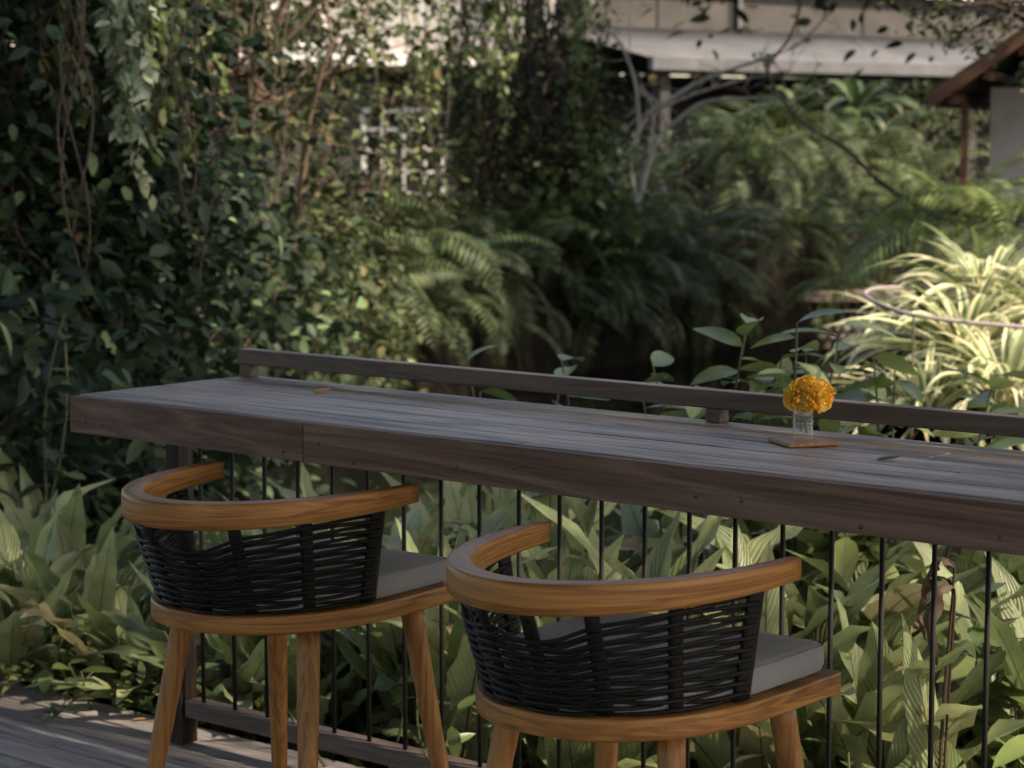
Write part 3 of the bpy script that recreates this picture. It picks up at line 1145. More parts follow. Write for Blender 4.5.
# ------------------------------------------------------------------ near garden: nest ferns behind the railing
def nest_fern(label, px, D, length, width, n, seed, z=None, mat='nest', el=(0.45, 1.35), grav=(0.5, 1.6), wave=0.12):
    rg = np.random.default_rng(seed)
    P = gp(px, D)
    P[2] = float(ground_z(np.array(P[0]), np.array(P[1]))) if z is None else z
    mb = nest_fern_mesh(rg, n, length, width, grav, el, wave, clear_rail, P)
    o = mb.build('nest_fern', M[mat])
    o.location = tuple(P)
    tag(o, label, 'nest fern', 'strap leaved nest ferns in the garden')
    return o


near = [
    # px,   D,   len,  width, n, seed, label
    (-60, 8.0, 1.03, 0.125, 25, 11, 'pale nest fern at the far left edge of the garden, cut by the frame'),
    (15, 7.5, 0.92, 0.114, 27, 12, 'yellow green nest fern over the groundcover in the left corner'),
    (60, 8.4, 1.03, 0.125, 25, 27, 'nest fern between the left corner fern and the dark shrub behind it'),
    (90, 7.7, 0.92, 0.114, 27, 13, 'tall nest fern left of the tucked in stool, before the dark shrub'),
    (140, 7.35, 0.76, 0.103, 23, 14, 'nest fern beside the left end post of the railing'),
    (225, 7.1, 0.78, 0.114, 23, 15, 'nest fern seen between the legs of the tucked in stool, by the end post'),
    (300, 6.9, 0.86, 0.120, 23, 16, 'nest fern behind the seat of the tucked in stool'),
    (330, 8.2, 1.03, 0.125, 23, 28, 'nest fern farther back behind the arm of the tucked in stool'),
    (395, 7.3, 1.08, 0.137, 25, 17, 'nest fern with pale upright leaves right of the tucked in stool'),
    (455, 6.6, 1.10, 0.131, 25, 18, 'nest fern filling the gap between the two stools'),
    (490, 8.2, 1.13, 0.137, 25, 29, 'nest fern farther back in the gap between the two stools'),
    (540, 7.1, 1.17, 0.137, 25, 19, 'nest fern rising behind the left arm of the pulled out stool'),
    (575, 6.2, 0.92, 0.125, 21, 30, 'nest fern close to the bars behind the left half of the pulled out stool'),
    (620, 6.6, 1.21, 0.137, 25, 20, 'bright nest fern behind the middle of the pulled out stool'),
    (650, 8.0, 1.19, 0.137, 25, 34, 'nest fern farther back behind the middle of the pulled out stool'),
    (690, 7.0, 1.21, 0.142, 25, 21, 'nest fern behind the right arm of the pulled out stool'),
    (765, 6.4, 1.21, 0.137, 25, 22, 'nest fern under the counter below the flower glass'),
    (790, 7.8, 1.21, 0.137, 25, 35, 'nest fern farther back under the counter, behind the one below the flower'),
    (850, 7.0, 1.21, 0.142, 25, 23, 'nest fern farther back under the counter, right of the flower'),
    (880, 6.1, 0.92, 0.137, 19, 24, 'broad leaved nest fern close to the bars right of the pulled out stool'),
    (935, 7.6, 1.21, 0.137, 25, 36, 'nest fern farther back behind the upright pleated leaves'),
    (990, 6.8, 1.18, 0.137, 23, 25, 'nest fern with brown tips near the right edge behind the railing'),
    (1060, 6.2, 1.04, 0.125, 23, 26, 'nest fern cut by the right edge of the picture'),
    (1070, 7.6, 1.19, 0.125, 23, 37, 'nest fern farther back beyond the right edge of the picture'),
]
for px, D, ln, wd, n, sd, lb in near:
    nest_fern(lb, px, D, ln, wd, n, sd, el=(0.8, 1.48), grav=(0.3, 1.5), wave=0.17)

# tall single pleated leaf (part of its own plant): upright leaf behind the railing at the right
def upright_leaf_plant(label, px, D, leaves, seed, mat='nest'):
    rg = np.random.default_rng(seed)
    P = gp(px, D); P[2] = float(ground_z(np.array(P[0]), np.array(P[1])))
    mb = MB()
    seg = 20
    for az, e, ln, wd, g, bx in leaves:
        pts = arch_path(az, e, ln, seg, g, rg, 0.1) + np.array([bx * RGT[0], bx * RGT[1], 0])
        t = np.linspace(0, 1, seg + 1)
        prof = np.sin(PI * np.clip(t * 0.8 + 0.12, 0, 1)) ** 0.7 * np.where(t > 0.75, np.clip((1 - t) / 0.25, 0, 1) ** 0.75, 1)
        ribbon(mb, pts, RGT * 1.0 + FWD * rg.normal(0, 0.15), np.maximum(prof * wd, 0.002), fold=0.25, wave=0.07, wfreq=7, phase=rg.uniform(0, 6))
    o = mb.build('pleated_plant', M[mat]); o.location = tuple(P)
    tag(o, label, 'leafy plant')
    return o


upright_leaf_plant('plant with two upright pleated leaves seen between the bars at the right', 945, 5.75,
                   [(YAW + PI, 1.50, 0.80, 0.105, 0.25, 0.0), (YAW + PI, 1.5, 0.52, 0.12, 0.3, 0.05), (YAW, 1.5, 0.66, 0.09, 0.3, -0.16)], 3)

# pinnate ferns in the near garden
def fern(label, P, length, n, seed, mat='fern', z=None, leaflets=26, el=(0.35, 1.2), grav=(1.0, 2.2), clear=None, group='feathery ferns round the pond', lw=0.2, az_range=None):
    rg = np.random.default_rng(seed)
    P = np.array(P, float)
    if z is None:
        P[2] = float(ground_z(np.array(P[0]), np.array(P[1])))
    elif z is not True:
        P[2] = z
    mb, rib = fern_mesh(rg, n, length, leaflets, lw, grav, el, clear=clear, origin=P, az_range=az_range)
    root = empty('feather_fern', P, label, 'fern', group)
    mb.build('fronds', M[mat], root)
    rib.build('frond_ribs', M['stem'], root)
    return root


fern('light feathery fern standing behind the arm of the tucked in stool', gp(150, 7.9), 0.75, 14, 31, 'fern_light', clear=clear_rail)
fern('grey green feathery fern low under the counter at the right', gp(850, 6.2), 0.6, 12, 32, 'fern_light', clear=clear_rail)
fern('pale feathery fern behind the bars at the far right', gp(1000, 6.7), 0.62, 12, 33, 'fern_light', clear=clear_rail)


# broad leaved stem plants that rise above the guard rail
def stem_plant(label, px, D, height, n_leaves, size, seed, mat='mid_leaf', stems=3, tmpl=T_BROAD, spread=0.18, name='stem_plant', cat='leafy plant', group=None):
    rg = np.random.default_rng(seed)
    P = gp(px, D); P[2] = float(ground_z(np.array(P[0]), np.array(P[1])))
    root = empty(name, P, label, cat, group)
    st = MB(); lf = MB(); items = []
    for s in range(stems):
        a = rg.uniform(0, 2 * PI); d = spread * rg.uniform(0.3, 1)
        tip = np.array([math.cos(a) * d, math.sin(a) * d, height * rg.uniform(0.82, 1.0)])
        pts = limb((rg.normal(0, 0.03), rg.normal(0, 0.03), -0.03), tip, rg, 9, 0.08)
        st.tube(pts, np.linspace(0.008, 0.003, 9), 6)
        for k in range(n_leaves):
            t = 0.35 + 0.65 * (k + 1) / n_leaves
            q = t * 8; i = min(7, int(q)); p = pts[i] + (pts[i + 1] - pts[i]) * (q - i)
            items.append((p, k * 2.4 + rg.normal(0, 0.3), rg.normal(0.25 if t > 0.9 else 0.05, 0.3), size * rg.uniform(0.7, 1.15)))
    items = [i for i in items if not clear_rail((i[0] + P)[None] + np.array([[0, -size * 0.9, 0]]))]
    scatter(lf, *tmpl, items, 0.35)
    st.build('stems', M['stem'], root)
    lf.build('leaves', M[mat], root)
    return root


for px, D, h, sz, sd, lb in (
    (30, 7.2, 0.45, 0.10, 201, 'small leaved plant in the left corner before the nest ferns'),
    (110, 7.1, 0.42, 0.10, 202, 'small leaved plant near the weed sprig, left of the stool leg'),
    (970, 6.2, 0.70, 0.15, 206, 'light leaved plant right of the upright pleated leaves'),
    (430, 6.9, 0.80, 0.13, 207, 'taller light leaved plant between the two stools')):
    stem_plant(lb, px, D, h, 12, sz, sd, stems=6, spread=0.28, tmpl=T_LONG if sd % 2 else T_OVAL)
fern('light feathery fern behind the bars between the stools', gp(505, 6.9), 0.85, 14, 34, 'fern_light', clear=clear_rail)
fern('tall light feathery fern behind the arm end of the pulled out stool', gp(790, 7.0), 0.95, 14, 35, 'fern_light', clear=clear_rail)
fern('light feathery fern in the left corner of the garden', gp(15, 8.0), 0.9, 14, 36, 'fern_light', clear=clear_rail)
stem_plant('leafy plant rising above the guard rail left of the orange flower', 690, 7.5, 1.39, 20, 0.18, 41, stems=6, spread=0.36)
stem_plant('leafy plant with a tall shoot directly behind the orange flower', 812, 7.3, 1.44, 22, 0.18, 42, stems=6, spread=0.28)
stem_plant('leafy plant with broad leaves just right of the orange flower', 885, 7.2, 1.32, 20, 0.18, 43, stems=6, spread=0.34)
stem_plant('leafy plant just above the guard rail near the right edge', 985, 7.4, 1.22, 16, 0.18, 44, stems=5, spread=0.32)
stem_plant('single long leaved plant poking above the guard rail in the middle', 580, 7.6, 1.30, 7, 0.24, 45, stems=2, spread=0.1)
stem_plant('small plant with leaf tips just over the guard rail, left of the middle', 478, 8.0, 1.27, 4, 0.16, 46, stems=2, spread=0.12)
stem_plant('dark leaved plant at the left edge level with the counter end', 22, 8.6, 1.38, 14, 0.16, 47, mat='dark_leaf', stems=6, spread=0.4)
stem_plant('broad leaved plant low behind the bars at the bottom right', 1000, 5.9, 0.55, 10, 0.17, 48, stems=4, spread=0.25)
stem_plant('narrow leaved plant low behind the right stool legs', 860, 5.75, 0.42, 8, 0.15, 49, stems=4, spread=0.3, tmpl=T_LONG)
stem_plant('low leafy plant behind the bars between the stools', 470, 6.1, 0.42, 8, 0.13, 50, stems=3, spread=0.3, tmpl=T_LONG)
stem_plant('low leafy plant behind the front leg of the tucked in stool', 380, 6.3, 0.48, 8, 0.13, 51, stems=3, spread=0.3, tmpl=T_LONG)
stem_plant('low dark plant behind the bars below the stool seats', 620, 5.8, 0.40, 8, 0.13, 52, stems=3, spread=0.3, tmpl=T_LONG)

# withered fern leaves: thin upright stalks with a crumpled curled leaf hanging from the bend
def dry_plant(label, px, D, top_z, seed, n=3):
    rg = np.random.default_rng(seed)
    P = gp(px, D); g = float(ground_z(np.array(P[0]), np.array(P[1]))); P[2] = g
    root = empty('withered_fern', P, label, 'fern')
    st = MB(); lf = MB()
    h = top_z - g
    for k in range(n):
        a = YAW + rg.choice([0, PI]) + rg.normal(0, 0.4)
        d = np.array([math.cos(a), math.sin(a), 0])
        r = rg.uniform(0.03, 0.045); hh = h * rg.uniform(0.82, 1.0)
        pts = [np.array([rg.normal(0, 0.02), rg.normal(0, 0.02), 0.0]) + d * 0.02]
        for q in np.linspace(0.15, 1, 8):
            pts.append(d * 0.02 + np.array([0, 0, (hh - r) * q]) + d * 0.015 * math.sin(q * 4))
        c = pts[-1] + d * r
        arc = [c + r * (-d * math.cos(t) + np.array([0, 0, 1]) * math.sin(t)) for t in np.linspace(0.2, PI * 1.02, 9)]
        tail = [arc[-1] + np.array([0, 0, -1.0]) * q + d * 0.02 * math.sin(q * 25) for q in np.linspace(0.02, rg.uniform(0.10, 0.17), 8)]
        st.tube(pts + arc[:3], np.linspace(0.004, 0.003, len(pts) + 3), 6)
        pa = np.array(arc + tail); t = np.linspace(0, 1, len(pa))
        w = 0.008 + 0.026 * np.sin(PI * np.clip(t, 0, 1)) ** 0.7 * rg.uniform(0.8, 1.2)
        ribbon(lf, pa, np.cross(d, [0, 0, 1.0]) + d * 0.3, w, fold=0.9, wave=0.28, wfreq=3.5, phase=rg.uniform(0, 6))
    st.build('stalks', M['dry_leaf'], root)
    lf.build('dead_leaves', M['dry_leaf'], root)


dry_plant('withered brown curled fern leaves hanging behind the bars at the right', 950, 5.7, -0.31, 5, 3)



# ground cover of small leaves along the deck edge (uncountable)
def ground_cover():
    rg = np.random.default_rng(21)
    lf = MB(); items = []; st = MB()
    n = 0
    while n < 5200:
        x = rg.uniform(-4.2, 4.2); y = rg.uniform(0.86, 3.6)
        if rg.random() > math.exp(-(y - 0.86) / 1.4) + 0.25: continue
        h = rg.uniform(0.03, 0.34) * (1.15 if x < -0.3 else 0.55)
        g = float(ground_z(np.array(x), np.array(y)))
        p = np.array([x, y, g + h])
        k = rg.integers(3, 7)
        if n % 5 == 0:
            st.tube([(x, y, g - 0.01), (x + rg.normal(0, 0.02), y + rg.normal(0, 0.02), g + h * 0.5), p], [0.0025, 0.002, 0.0015], 4, caps=False)
        for j in range(k):
            items.append((p + rg.normal(0, 0.012, 3), rg.uniform(0, 2 * PI), rg.normal(0.25, 0.35), rg.uniform(0.03, 0.075)))
        n += 1
    # creeping edge over the deck at the left end
    for _ in range(900):
        x = rg.uniform(-4.2, -0.36); y = 0.86 - abs(rg.normal(0, 0.05)) - 0.12 * max(0, math.sin(x * 4.0 + 1))
        items.append((np.array([x, y, DECK + rg.uniform(0.01, 0.14) * (0.4 + (y - 0.6))]), rg.uniform(0, 2 * PI), rg.normal(0.3, 0.35), rg.uniform(0.025, 0.06)))
    scatter(lf, *T_OVAL, items, 0.5)
    o = lf.build('ground_cover', M['ground_leaf'])
    tag(o, 'low creeping green ground cover along the edge of the deck', kind='stuff')
    # thin grass blades mixed in
    gb = MB()
    for _ in range(1500):
        x = rg.uniform(-4.0, 4.0); y = rg.uniform(0.88, 2.6)
        g = float(ground_z(np.array(x), np.array(y)))
        az = rg.uniform(0, 2 * PI)
        pts = arch_path(az, rg.uniform(0.9, 1.45), rg.uniform(0.15, 0.42), 6, rg.uniform(0.6, 2.4), rg) + np.array([x, y, g])
        if (pts[:, 1] < 0.72).any(): continue
        w = np.linspace(0.006, 0.001, 7)
        ribbon(gb, pts, np.array([-math.sin(az), math.cos(az), 0]), w, fold=0.3)
    tag(gb.build('grass', M['ground_leaf']), 'thin grass blades among the ground cover', kind='stuff')
    # leaf litter
    lt = MB(); items = []
    for _ in range(900):
        x = rg.uniform(-4.0, 4.0); y = rg.uniform(0.88, 4.0)
        g = float(ground_z(np.array(x), np.array(y)))
        items.append((np.array([x, y, g + rg.uniform(0.01, 0.05)]), rg.uniform(0, 2 * PI), rg.normal(0, 0.25), rg.uniform(0.05, 0.12)))
    scatter(lt, *T_LONG, items, 0.6)
    tag(lt.build('leaf_litter', M['dry_leaf']), 'fallen brown leaves on the soil under the ferns', kind='stuff')


ground_cover()


# weed sprig lying on the deck, and loose leaves
def loose_leaf(name, label, cat, loc, size, az, mat, tmpl=T_LONG, el=0.05, roll=0.0):
    mb = MB()
    tv, tf, tu = tmpl
    V = tv.copy() * size; V[:, 2] += abs(V[:, 2].min()) + 0.0005
    mb.add(V, tf, uv=tu, smooth=True)
    o = mb.build(name, mat); o.location = tuple(loc); o.rotation_euler = (roll, 0, az)
    md = o.modifiers.new('thick', 'SOLIDIFY'); md.thickness = 0.0006
    tag(o, label, cat)
    return o


TL2 = leaf_template(6, 0.34, 0.55, -0.25)
loose_leaf('fallen_leaf', 'narrow green leaf lying on the counter right of the coaster', 'leaf', (2.165, 0.305, 0.001), 0.052, YAW + 0.15, M['mid_leaf'], TL2)
loose_leaf('fallen_petal', 'curled orange brown petal on the far end of the counter', 'petal', (0.445, 0.425, 0.001), 0.046, YAW + 0.3, M['yellow_leaf'], leaf_template(6, 0.5, 0.6, -0.4))
loose_leaf('fallen_petal', 'pale yellow flat petal on the far end of the counter, right of the curled one', 'petal', (0.50, 0.462, 0.001), 0.044, YAW, M['yellow_leaf'], leaf_template(6, 0.3, 0.2, 0.0))
loose_leaf('fallen_leaf', 'small yellow leaf on the deck by the leg of the tucked in stool', 'leaf', (-0.62, 0.715, DECK + 0.003), 0.045, YAW, M['yellow_leaf'], TL2)


def weed_sprig():
    rg = np.random.default_rng(2)
    a = np.array([-0.86, 0.84, DECK + 0.12]); b = np.array([-0.80, 0.52, DECK + 0.012])
    P = b
    root = empty('weed_sprig', P, 'thin green weed sprig creeping out over the deck boards', 'weed')
    pts = limb(a - P, np.zeros(3), rg, 9, 0.15)
    st = MB(); st.tube(pts, np.linspace(0.003, 0.002, 9), 6)
    st.build('runner', M['stem'], root)
    items = []
    for k in range(16):
        p = pts[int(rg.integers(4, 9))] + rg.normal(0, 0.008, 3)
        p[2] = max(p[2], 0.004)
        items.append((p, rg.uniform(0, 2 * PI), rg.uniform(0.1, 1.0), rg.uniform(0.03, 0.07)))
    lf = MB(); scatter(lf, *T_LONG, items, 0.5)
    lf.build('leaves', M['ground_leaf'], root)


weed_sprig()

# ------------------------------------------------------------------ pond surroundings
def zg(P):
    P = np.array(P, float); P[2] = float(ground_z(np.array(P[0]), np.array(P[1]))); return P


# bright variegated clump at the right
def variegated(label, px, D, z, length, width, n, seed):
    rg = np.random.default_rng(seed)
    P = gp(px, D, z)
    root = empty('variegated_plant', P, label, 'variegated plant', 'cream edged strap plants in the sun')
    mb = nest_fern_mesh(rg, n, length, width, (0.9, 2.3), (0.15, 1.4), 0.03, seg=12)
    mb.build('blades', M['spider'], root)
    gr = nest_fern_mesh(rg, n // 3, length * 1.05, width * 1.1, (0.9, 2.3), (0.15, 1.4), 0.03, seg=12, yaw0=1.0)
    gr.build('green_blades', M['nest'], root)
    dr = nest_fern_mesh(rg, max(4, n // 9), length * 0.75, width, (2.0, 3.2), (0.0, 0.5), 0.1, seg=10)
    dr.build('dead_blades', M['dry_leaf'], root)
    return root


variegated('cream and green strap plant at the front of the sunlit clump, above the guard rail', 925, 10.6, -0.72, 0.66, 0.042, 60, 61)
variegated('cream and green strap plant at the right edge of the sunlit clump', 1005, 10.5, -0.62, 0.72, 0.045, 62, 62)
variegated('tallest cream and green strap plant at the back of the sunlit clump', 985, 11.7, -0.28, 0.78, 0.045, 64, 63)
variegated('cream and green strap plant outside the right edge of the sunlit clump', 1060, 11.4, -0.35, 0.75, 0.045, 56, 64)
variegated('cream and green strap plant where the sunlit clump meets the dark pond', 925, 11.9, -0.50, 0.66, 0.042, 54, 65)
variegated('cream and green strap plant in the middle of the sunlit clump', 965, 11.1, -0.45, 0.70, 0.044, 60, 66)

# mound under the clump and its round rim
def mound():
    mb = MB()
    c = gp(990, 11.6, GARDEN); n = 28
    V = []; hs = [(1.35, -0.3), (1.15, 0.3), (0.95, 0.62), (0.6, 0.85), (0.1, 0.95)]
    for r, h in hs:
        for k in range(n):
            a = 2 * PI * k / n
            V.append((c[0] + r * math.cos(a) * (1 + 0.06 * math.sin(3 * a)), c[1] + r * math.sin(a), GARDEN + h))
    Fc = [(i * n + k, i * n + (k + 1) % n, (i + 1) * n + (k + 1) % n, (i + 1) * n + k) for i in range(len(hs) - 1) for k in range(n)]
    Fc.append(tuple(4 * n + k for k in range(n)))
    mb.add(V, Fc, smooth=True)
    tag(mb.build('terrain_mound', bpy.data.materials['soil']), 'planted soil mound under the sunlit clump', kind='structure')
    # pale pipe bent round the clump
    rm = MB()
    c2 = at(985, 318, 10.6)
    pts = []
    p_px = [(1100, 334), (1024, 327), (960, 322), (905, 314), (875, 303), (862, 294), (872, 288), (900, 287), (930, 289)]
    p_D = [10.2, 10.2, 10.2, 10.25, 10.4, 10.8, 11.2, 11.5, 11.7]
    P = np.array([at(x, y, d) for (x, y), d in zip(p_px, p_D)])
    tt = np.linspace(0, len(P) - 1, 40)
    pts = np.stack([np.interp(tt, range(len(P)), P[:, i]) for i in range(3)], -1)
    for _ in range(4):
        pts[1:-1] = (pts[:-2] + 2 * pts[1:-1] + pts[2:]) / 4
    rm.tube(pts, 0.010, 10)
    root = empty('bent_hoop', (pts[0][0], pts[0][1], GARDEN), 'pale bent pipe hoop round the sunlit strap plants', 'garden hoop')
    o = rm.build('hoop', mat_plain('hoop_grey', (0.20, 0.17, 0.165), rough=0.5, noise=(0.27, 0.24, 0.23), nscale=6), root)
    o.matrix_parent_inverse = Matrix.Translation(-root.location)
    for i in (2, 14, 34):
        p = pts[i]
        lg = MB(); lg.tube([(p[0], p[1], GARDEN - 0.1), tuple(p)], 0.006, 8)
        o = lg.build('stake', M['bark'], root)
        o.matrix_parent_inverse = Matrix.Translation(-root.location)


mound()


# stone retaining wall on the far bank
def stone_wall():
    mt, nt, out = new_mat('pond_stone')
    b = N(nt, 'BsdfPrincipled', i_Roughness=0.85)
    tc = N(nt, 'TexCoord')
    vo = N(nt, 'TexVoronoi', i_Scale=4.5); vo.feature = 'DISTANCE_TO_EDGE'
    vc = N(nt, 'TexVoronoi', i_Scale=4.5)
    L(nt, tc.outputs['Object'], vo.inputs['Vector']); L(nt, tc.outputs['Object'], vc.inputs['Vector'])
    r = ramp(nt, [(0.02, (0.02, 0.017, 0.014)), (0.09, (0.16, 0.135, 0.115))])
    L(nt, vo.outputs['Distance'], r.inputs[0])
    hs = N(nt, 'HueSaturation'); mr = N(nt, 'MapRange', i_3=0.5, i_4=1.4)
    L(nt, vc.outputs['Distance'], mr.inputs[0]); L(nt, mr.outputs[0], hs.inputs['Value']); L(nt, r.outputs[0], hs.inputs['Color'])
    L(nt, hs.outputs[0], b.inputs['Base Color'])
    bp = N(nt, 'Bump', i_Strength=0.9, i_Distance=0.05); L(nt, vo.outputs['Distance'], bp.inputs['Height']); L(nt, bp.outputs[0], b.inputs['Normal'])
    L(nt, b.outputs[0], out.inputs[0])
    mb = MB()
    rg = np.random.default_rng(12)
    px = np.linspace(690, 1010, 34)
    for row in range(4):
        for i in range(len(px) - 1):
            c = gp((px[i] + px[i + 1]) / 2 + (5 if row % 2 else 0), 23.6 + row * 0.07, WATER - 0.08 + row * 0.105 + 0.05)
            # rounded field stone
            V = []; n = 8
            for j in range(1, 6):
                p = PI * j / 6
                for k in range(n):
                    a = 2 * PI * k / n
                    V.append(c + np.array([math.sin(p) * math.cos(a), math.sin(p) * math.sin(a), math.cos(p)]) * np.array([0.068, 0.075, 0.062]) * rg.uniform(0.85, 1.1))
            Fc = [(q * n + k, q * n + (k + 1) % n, (q + 1) * n + (k + 1) % n, (q + 1) * n + k) for q in range(4) for k in range(n)] + [tuple(range(n)), tuple(4 * n + k for k in range(n))]
            mb.add(V, Fc, smooth=True)
    root = empty('stone_wall', gp(850, 23.8, WATER), 'low wall of rounded stones along the far side of the pond', 'stone wall')
    o = mb.build('stones', mt, root); o.matrix_parent_inverse = Matrix.Translation(-root.location)
    cp = MB()
    for i in range(6):
        a = gp(690 + i * 54, 23.75, -0.99); b2 = gp(690 + (i + 1) * 54 - 1.5, 23.75, -0.99)
        d = np.array([FH[0], FH[1], 0]) * 0.45
        z0 = WATER - 0.08 + 0.45
        V = [(*q[:2], z) for z in (z0, z0 + 0.09) for q in (a - d * 0.6, b2 - d * 0.6, b2 + d, a + d)]
        cp.add(V, [(0, 3, 2, 1), (4, 5, 6, 7), (0, 1, 5, 4), (1, 2, 6, 5), (2, 3, 7, 6), (3, 0, 4, 7)])
    o = cp.build('coping', mat_plain('coping_stone', (0.10, 0.085, 0.075), rough=0.85, noise=(0.20, 0.17, 0.15), nscale=5, bump=0.4), root)
    o.matrix_parent_inverse = Matrix.Translation(-root.location)


stone_wall()

# ------------------------------------------------------------------ ferns on the far and left banks
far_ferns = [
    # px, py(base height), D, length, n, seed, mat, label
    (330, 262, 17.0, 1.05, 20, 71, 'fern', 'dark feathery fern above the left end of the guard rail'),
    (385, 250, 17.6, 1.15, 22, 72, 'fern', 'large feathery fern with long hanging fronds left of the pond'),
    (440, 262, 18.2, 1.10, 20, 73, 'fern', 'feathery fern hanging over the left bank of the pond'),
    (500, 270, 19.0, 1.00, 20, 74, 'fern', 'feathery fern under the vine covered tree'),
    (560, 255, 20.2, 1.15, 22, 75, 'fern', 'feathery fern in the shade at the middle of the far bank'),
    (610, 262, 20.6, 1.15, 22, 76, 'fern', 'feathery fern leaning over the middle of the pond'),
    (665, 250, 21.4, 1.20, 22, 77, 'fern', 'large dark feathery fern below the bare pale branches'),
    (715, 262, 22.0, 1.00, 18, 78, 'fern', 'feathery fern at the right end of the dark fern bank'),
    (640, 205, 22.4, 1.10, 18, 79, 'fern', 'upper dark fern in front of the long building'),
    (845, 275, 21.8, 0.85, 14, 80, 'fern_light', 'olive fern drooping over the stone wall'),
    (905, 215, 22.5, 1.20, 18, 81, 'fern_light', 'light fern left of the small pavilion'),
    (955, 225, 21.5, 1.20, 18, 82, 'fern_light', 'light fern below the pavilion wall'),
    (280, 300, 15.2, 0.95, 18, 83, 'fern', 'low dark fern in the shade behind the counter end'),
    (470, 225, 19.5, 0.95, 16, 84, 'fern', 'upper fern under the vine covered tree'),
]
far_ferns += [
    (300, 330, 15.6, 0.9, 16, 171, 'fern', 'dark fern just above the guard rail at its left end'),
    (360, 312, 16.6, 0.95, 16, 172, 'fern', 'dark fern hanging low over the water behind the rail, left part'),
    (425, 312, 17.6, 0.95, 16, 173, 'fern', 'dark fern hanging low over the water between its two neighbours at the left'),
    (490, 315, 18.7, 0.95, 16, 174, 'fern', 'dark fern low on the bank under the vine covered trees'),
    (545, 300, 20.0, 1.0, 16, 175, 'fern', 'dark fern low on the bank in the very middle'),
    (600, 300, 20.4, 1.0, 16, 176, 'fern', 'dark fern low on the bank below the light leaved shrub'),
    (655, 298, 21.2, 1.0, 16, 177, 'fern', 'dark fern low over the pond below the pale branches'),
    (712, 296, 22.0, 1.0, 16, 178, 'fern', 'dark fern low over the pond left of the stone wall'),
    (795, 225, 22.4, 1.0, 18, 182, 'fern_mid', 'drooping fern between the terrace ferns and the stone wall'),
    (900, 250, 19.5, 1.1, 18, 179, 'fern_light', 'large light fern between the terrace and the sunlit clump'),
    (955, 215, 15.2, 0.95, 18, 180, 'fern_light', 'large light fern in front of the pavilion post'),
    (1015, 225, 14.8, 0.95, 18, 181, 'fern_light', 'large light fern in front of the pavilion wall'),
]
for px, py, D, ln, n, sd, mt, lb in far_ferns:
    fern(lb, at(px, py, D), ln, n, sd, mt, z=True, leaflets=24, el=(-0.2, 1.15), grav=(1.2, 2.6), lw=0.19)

# hanging ferns on the far terrace
for i, (px, py, D, ln, n, kind, lb) in enumerate([
    (728, 150, 23.2, 1.25, 15, 1, 'long fronded fern with hanging fronds at the left end of the far terrace'),
    (775, 140, 23.4, 1.25, 15, 1, 'long fronded fern, second from the left on the far terrace'),
    (822, 148, 23.5, 1.3, 15, 1, 'long fronded fern in the middle of the far terrace below the long roof'),
    (872, 150, 23.8, 1.25, 15, 1, 'long fronded fern at the right end of the far terrace'),
    (905, 185, 23.0, 1.1, 15, 1, 'long fronded fern left of the pavilion with sunlit fronds'),
    (860, 112, 24.8, 0.9, 20, 0, 'upper nest fern close under the long roof'),
    (800, 118, 24.6, 0.9, 20, 0, 'nest fern with upright leaves behind the terrace ferns')]):
    if kind:
        fern(lb, at(px, py, D), ln, n, 190 + i, 'fern_mid', z=True, leaflets=20, el=(-0.3, 1.0), grav=(1.8, 3.2), lw=0.20, group='long fronded ferns on the far terrace')
        continue
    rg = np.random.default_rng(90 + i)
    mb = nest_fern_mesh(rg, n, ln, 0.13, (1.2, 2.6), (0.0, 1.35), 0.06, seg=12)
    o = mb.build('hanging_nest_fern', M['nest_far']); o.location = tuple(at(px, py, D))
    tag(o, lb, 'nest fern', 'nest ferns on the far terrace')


# planted bank behind the far ferns, so that they stand on something
def bank(name, pts_px, z_top, thick, label):
    """low earth terrace following picture columns: real ground behind the ferns"""
    mb = MB()
    V = []; n = len(pts_px)
    for px, D, zt in pts_px:
        for dd, z in ((-0.75, GARDEN - 0.4), (-0.5, (zt + GARDEN) * 0.5), (-0.15, zt - 0.06), (0.35, zt), (2.6, zt + 0.05), (3.4, GARDEN - 0.4)):
            p = gp(px, D + dd, z)
            V.append(p)
    m = 6
    Fc = [(i * m + k, (i + 1) * m + k, (i + 1) * m + k + 1, i * m + k + 1) for i in range(n - 1) for k in range(m - 1)]
    mb.add(V, Fc, smooth=True)
    tag(mb.build(name, bpy.data.materials['soil']), label, kind='structure')


bank('terrain_bank', [(120, 15.0, -0.9), (250, 15.6, -0.5), (330, 17.3, -0.35), (420, 18.4, -0.35), (520, 19.6, -0.4), (600, 21.0, -0.35), (680, 22.0, -0.3), (740, 23.4, -0.15),
                      (850, 24.6, 0.0), (960, 24.6, 0.0), (1150, 24.0, 0.0)], 0, 0, 'dark earth bank on the far side of the pond')

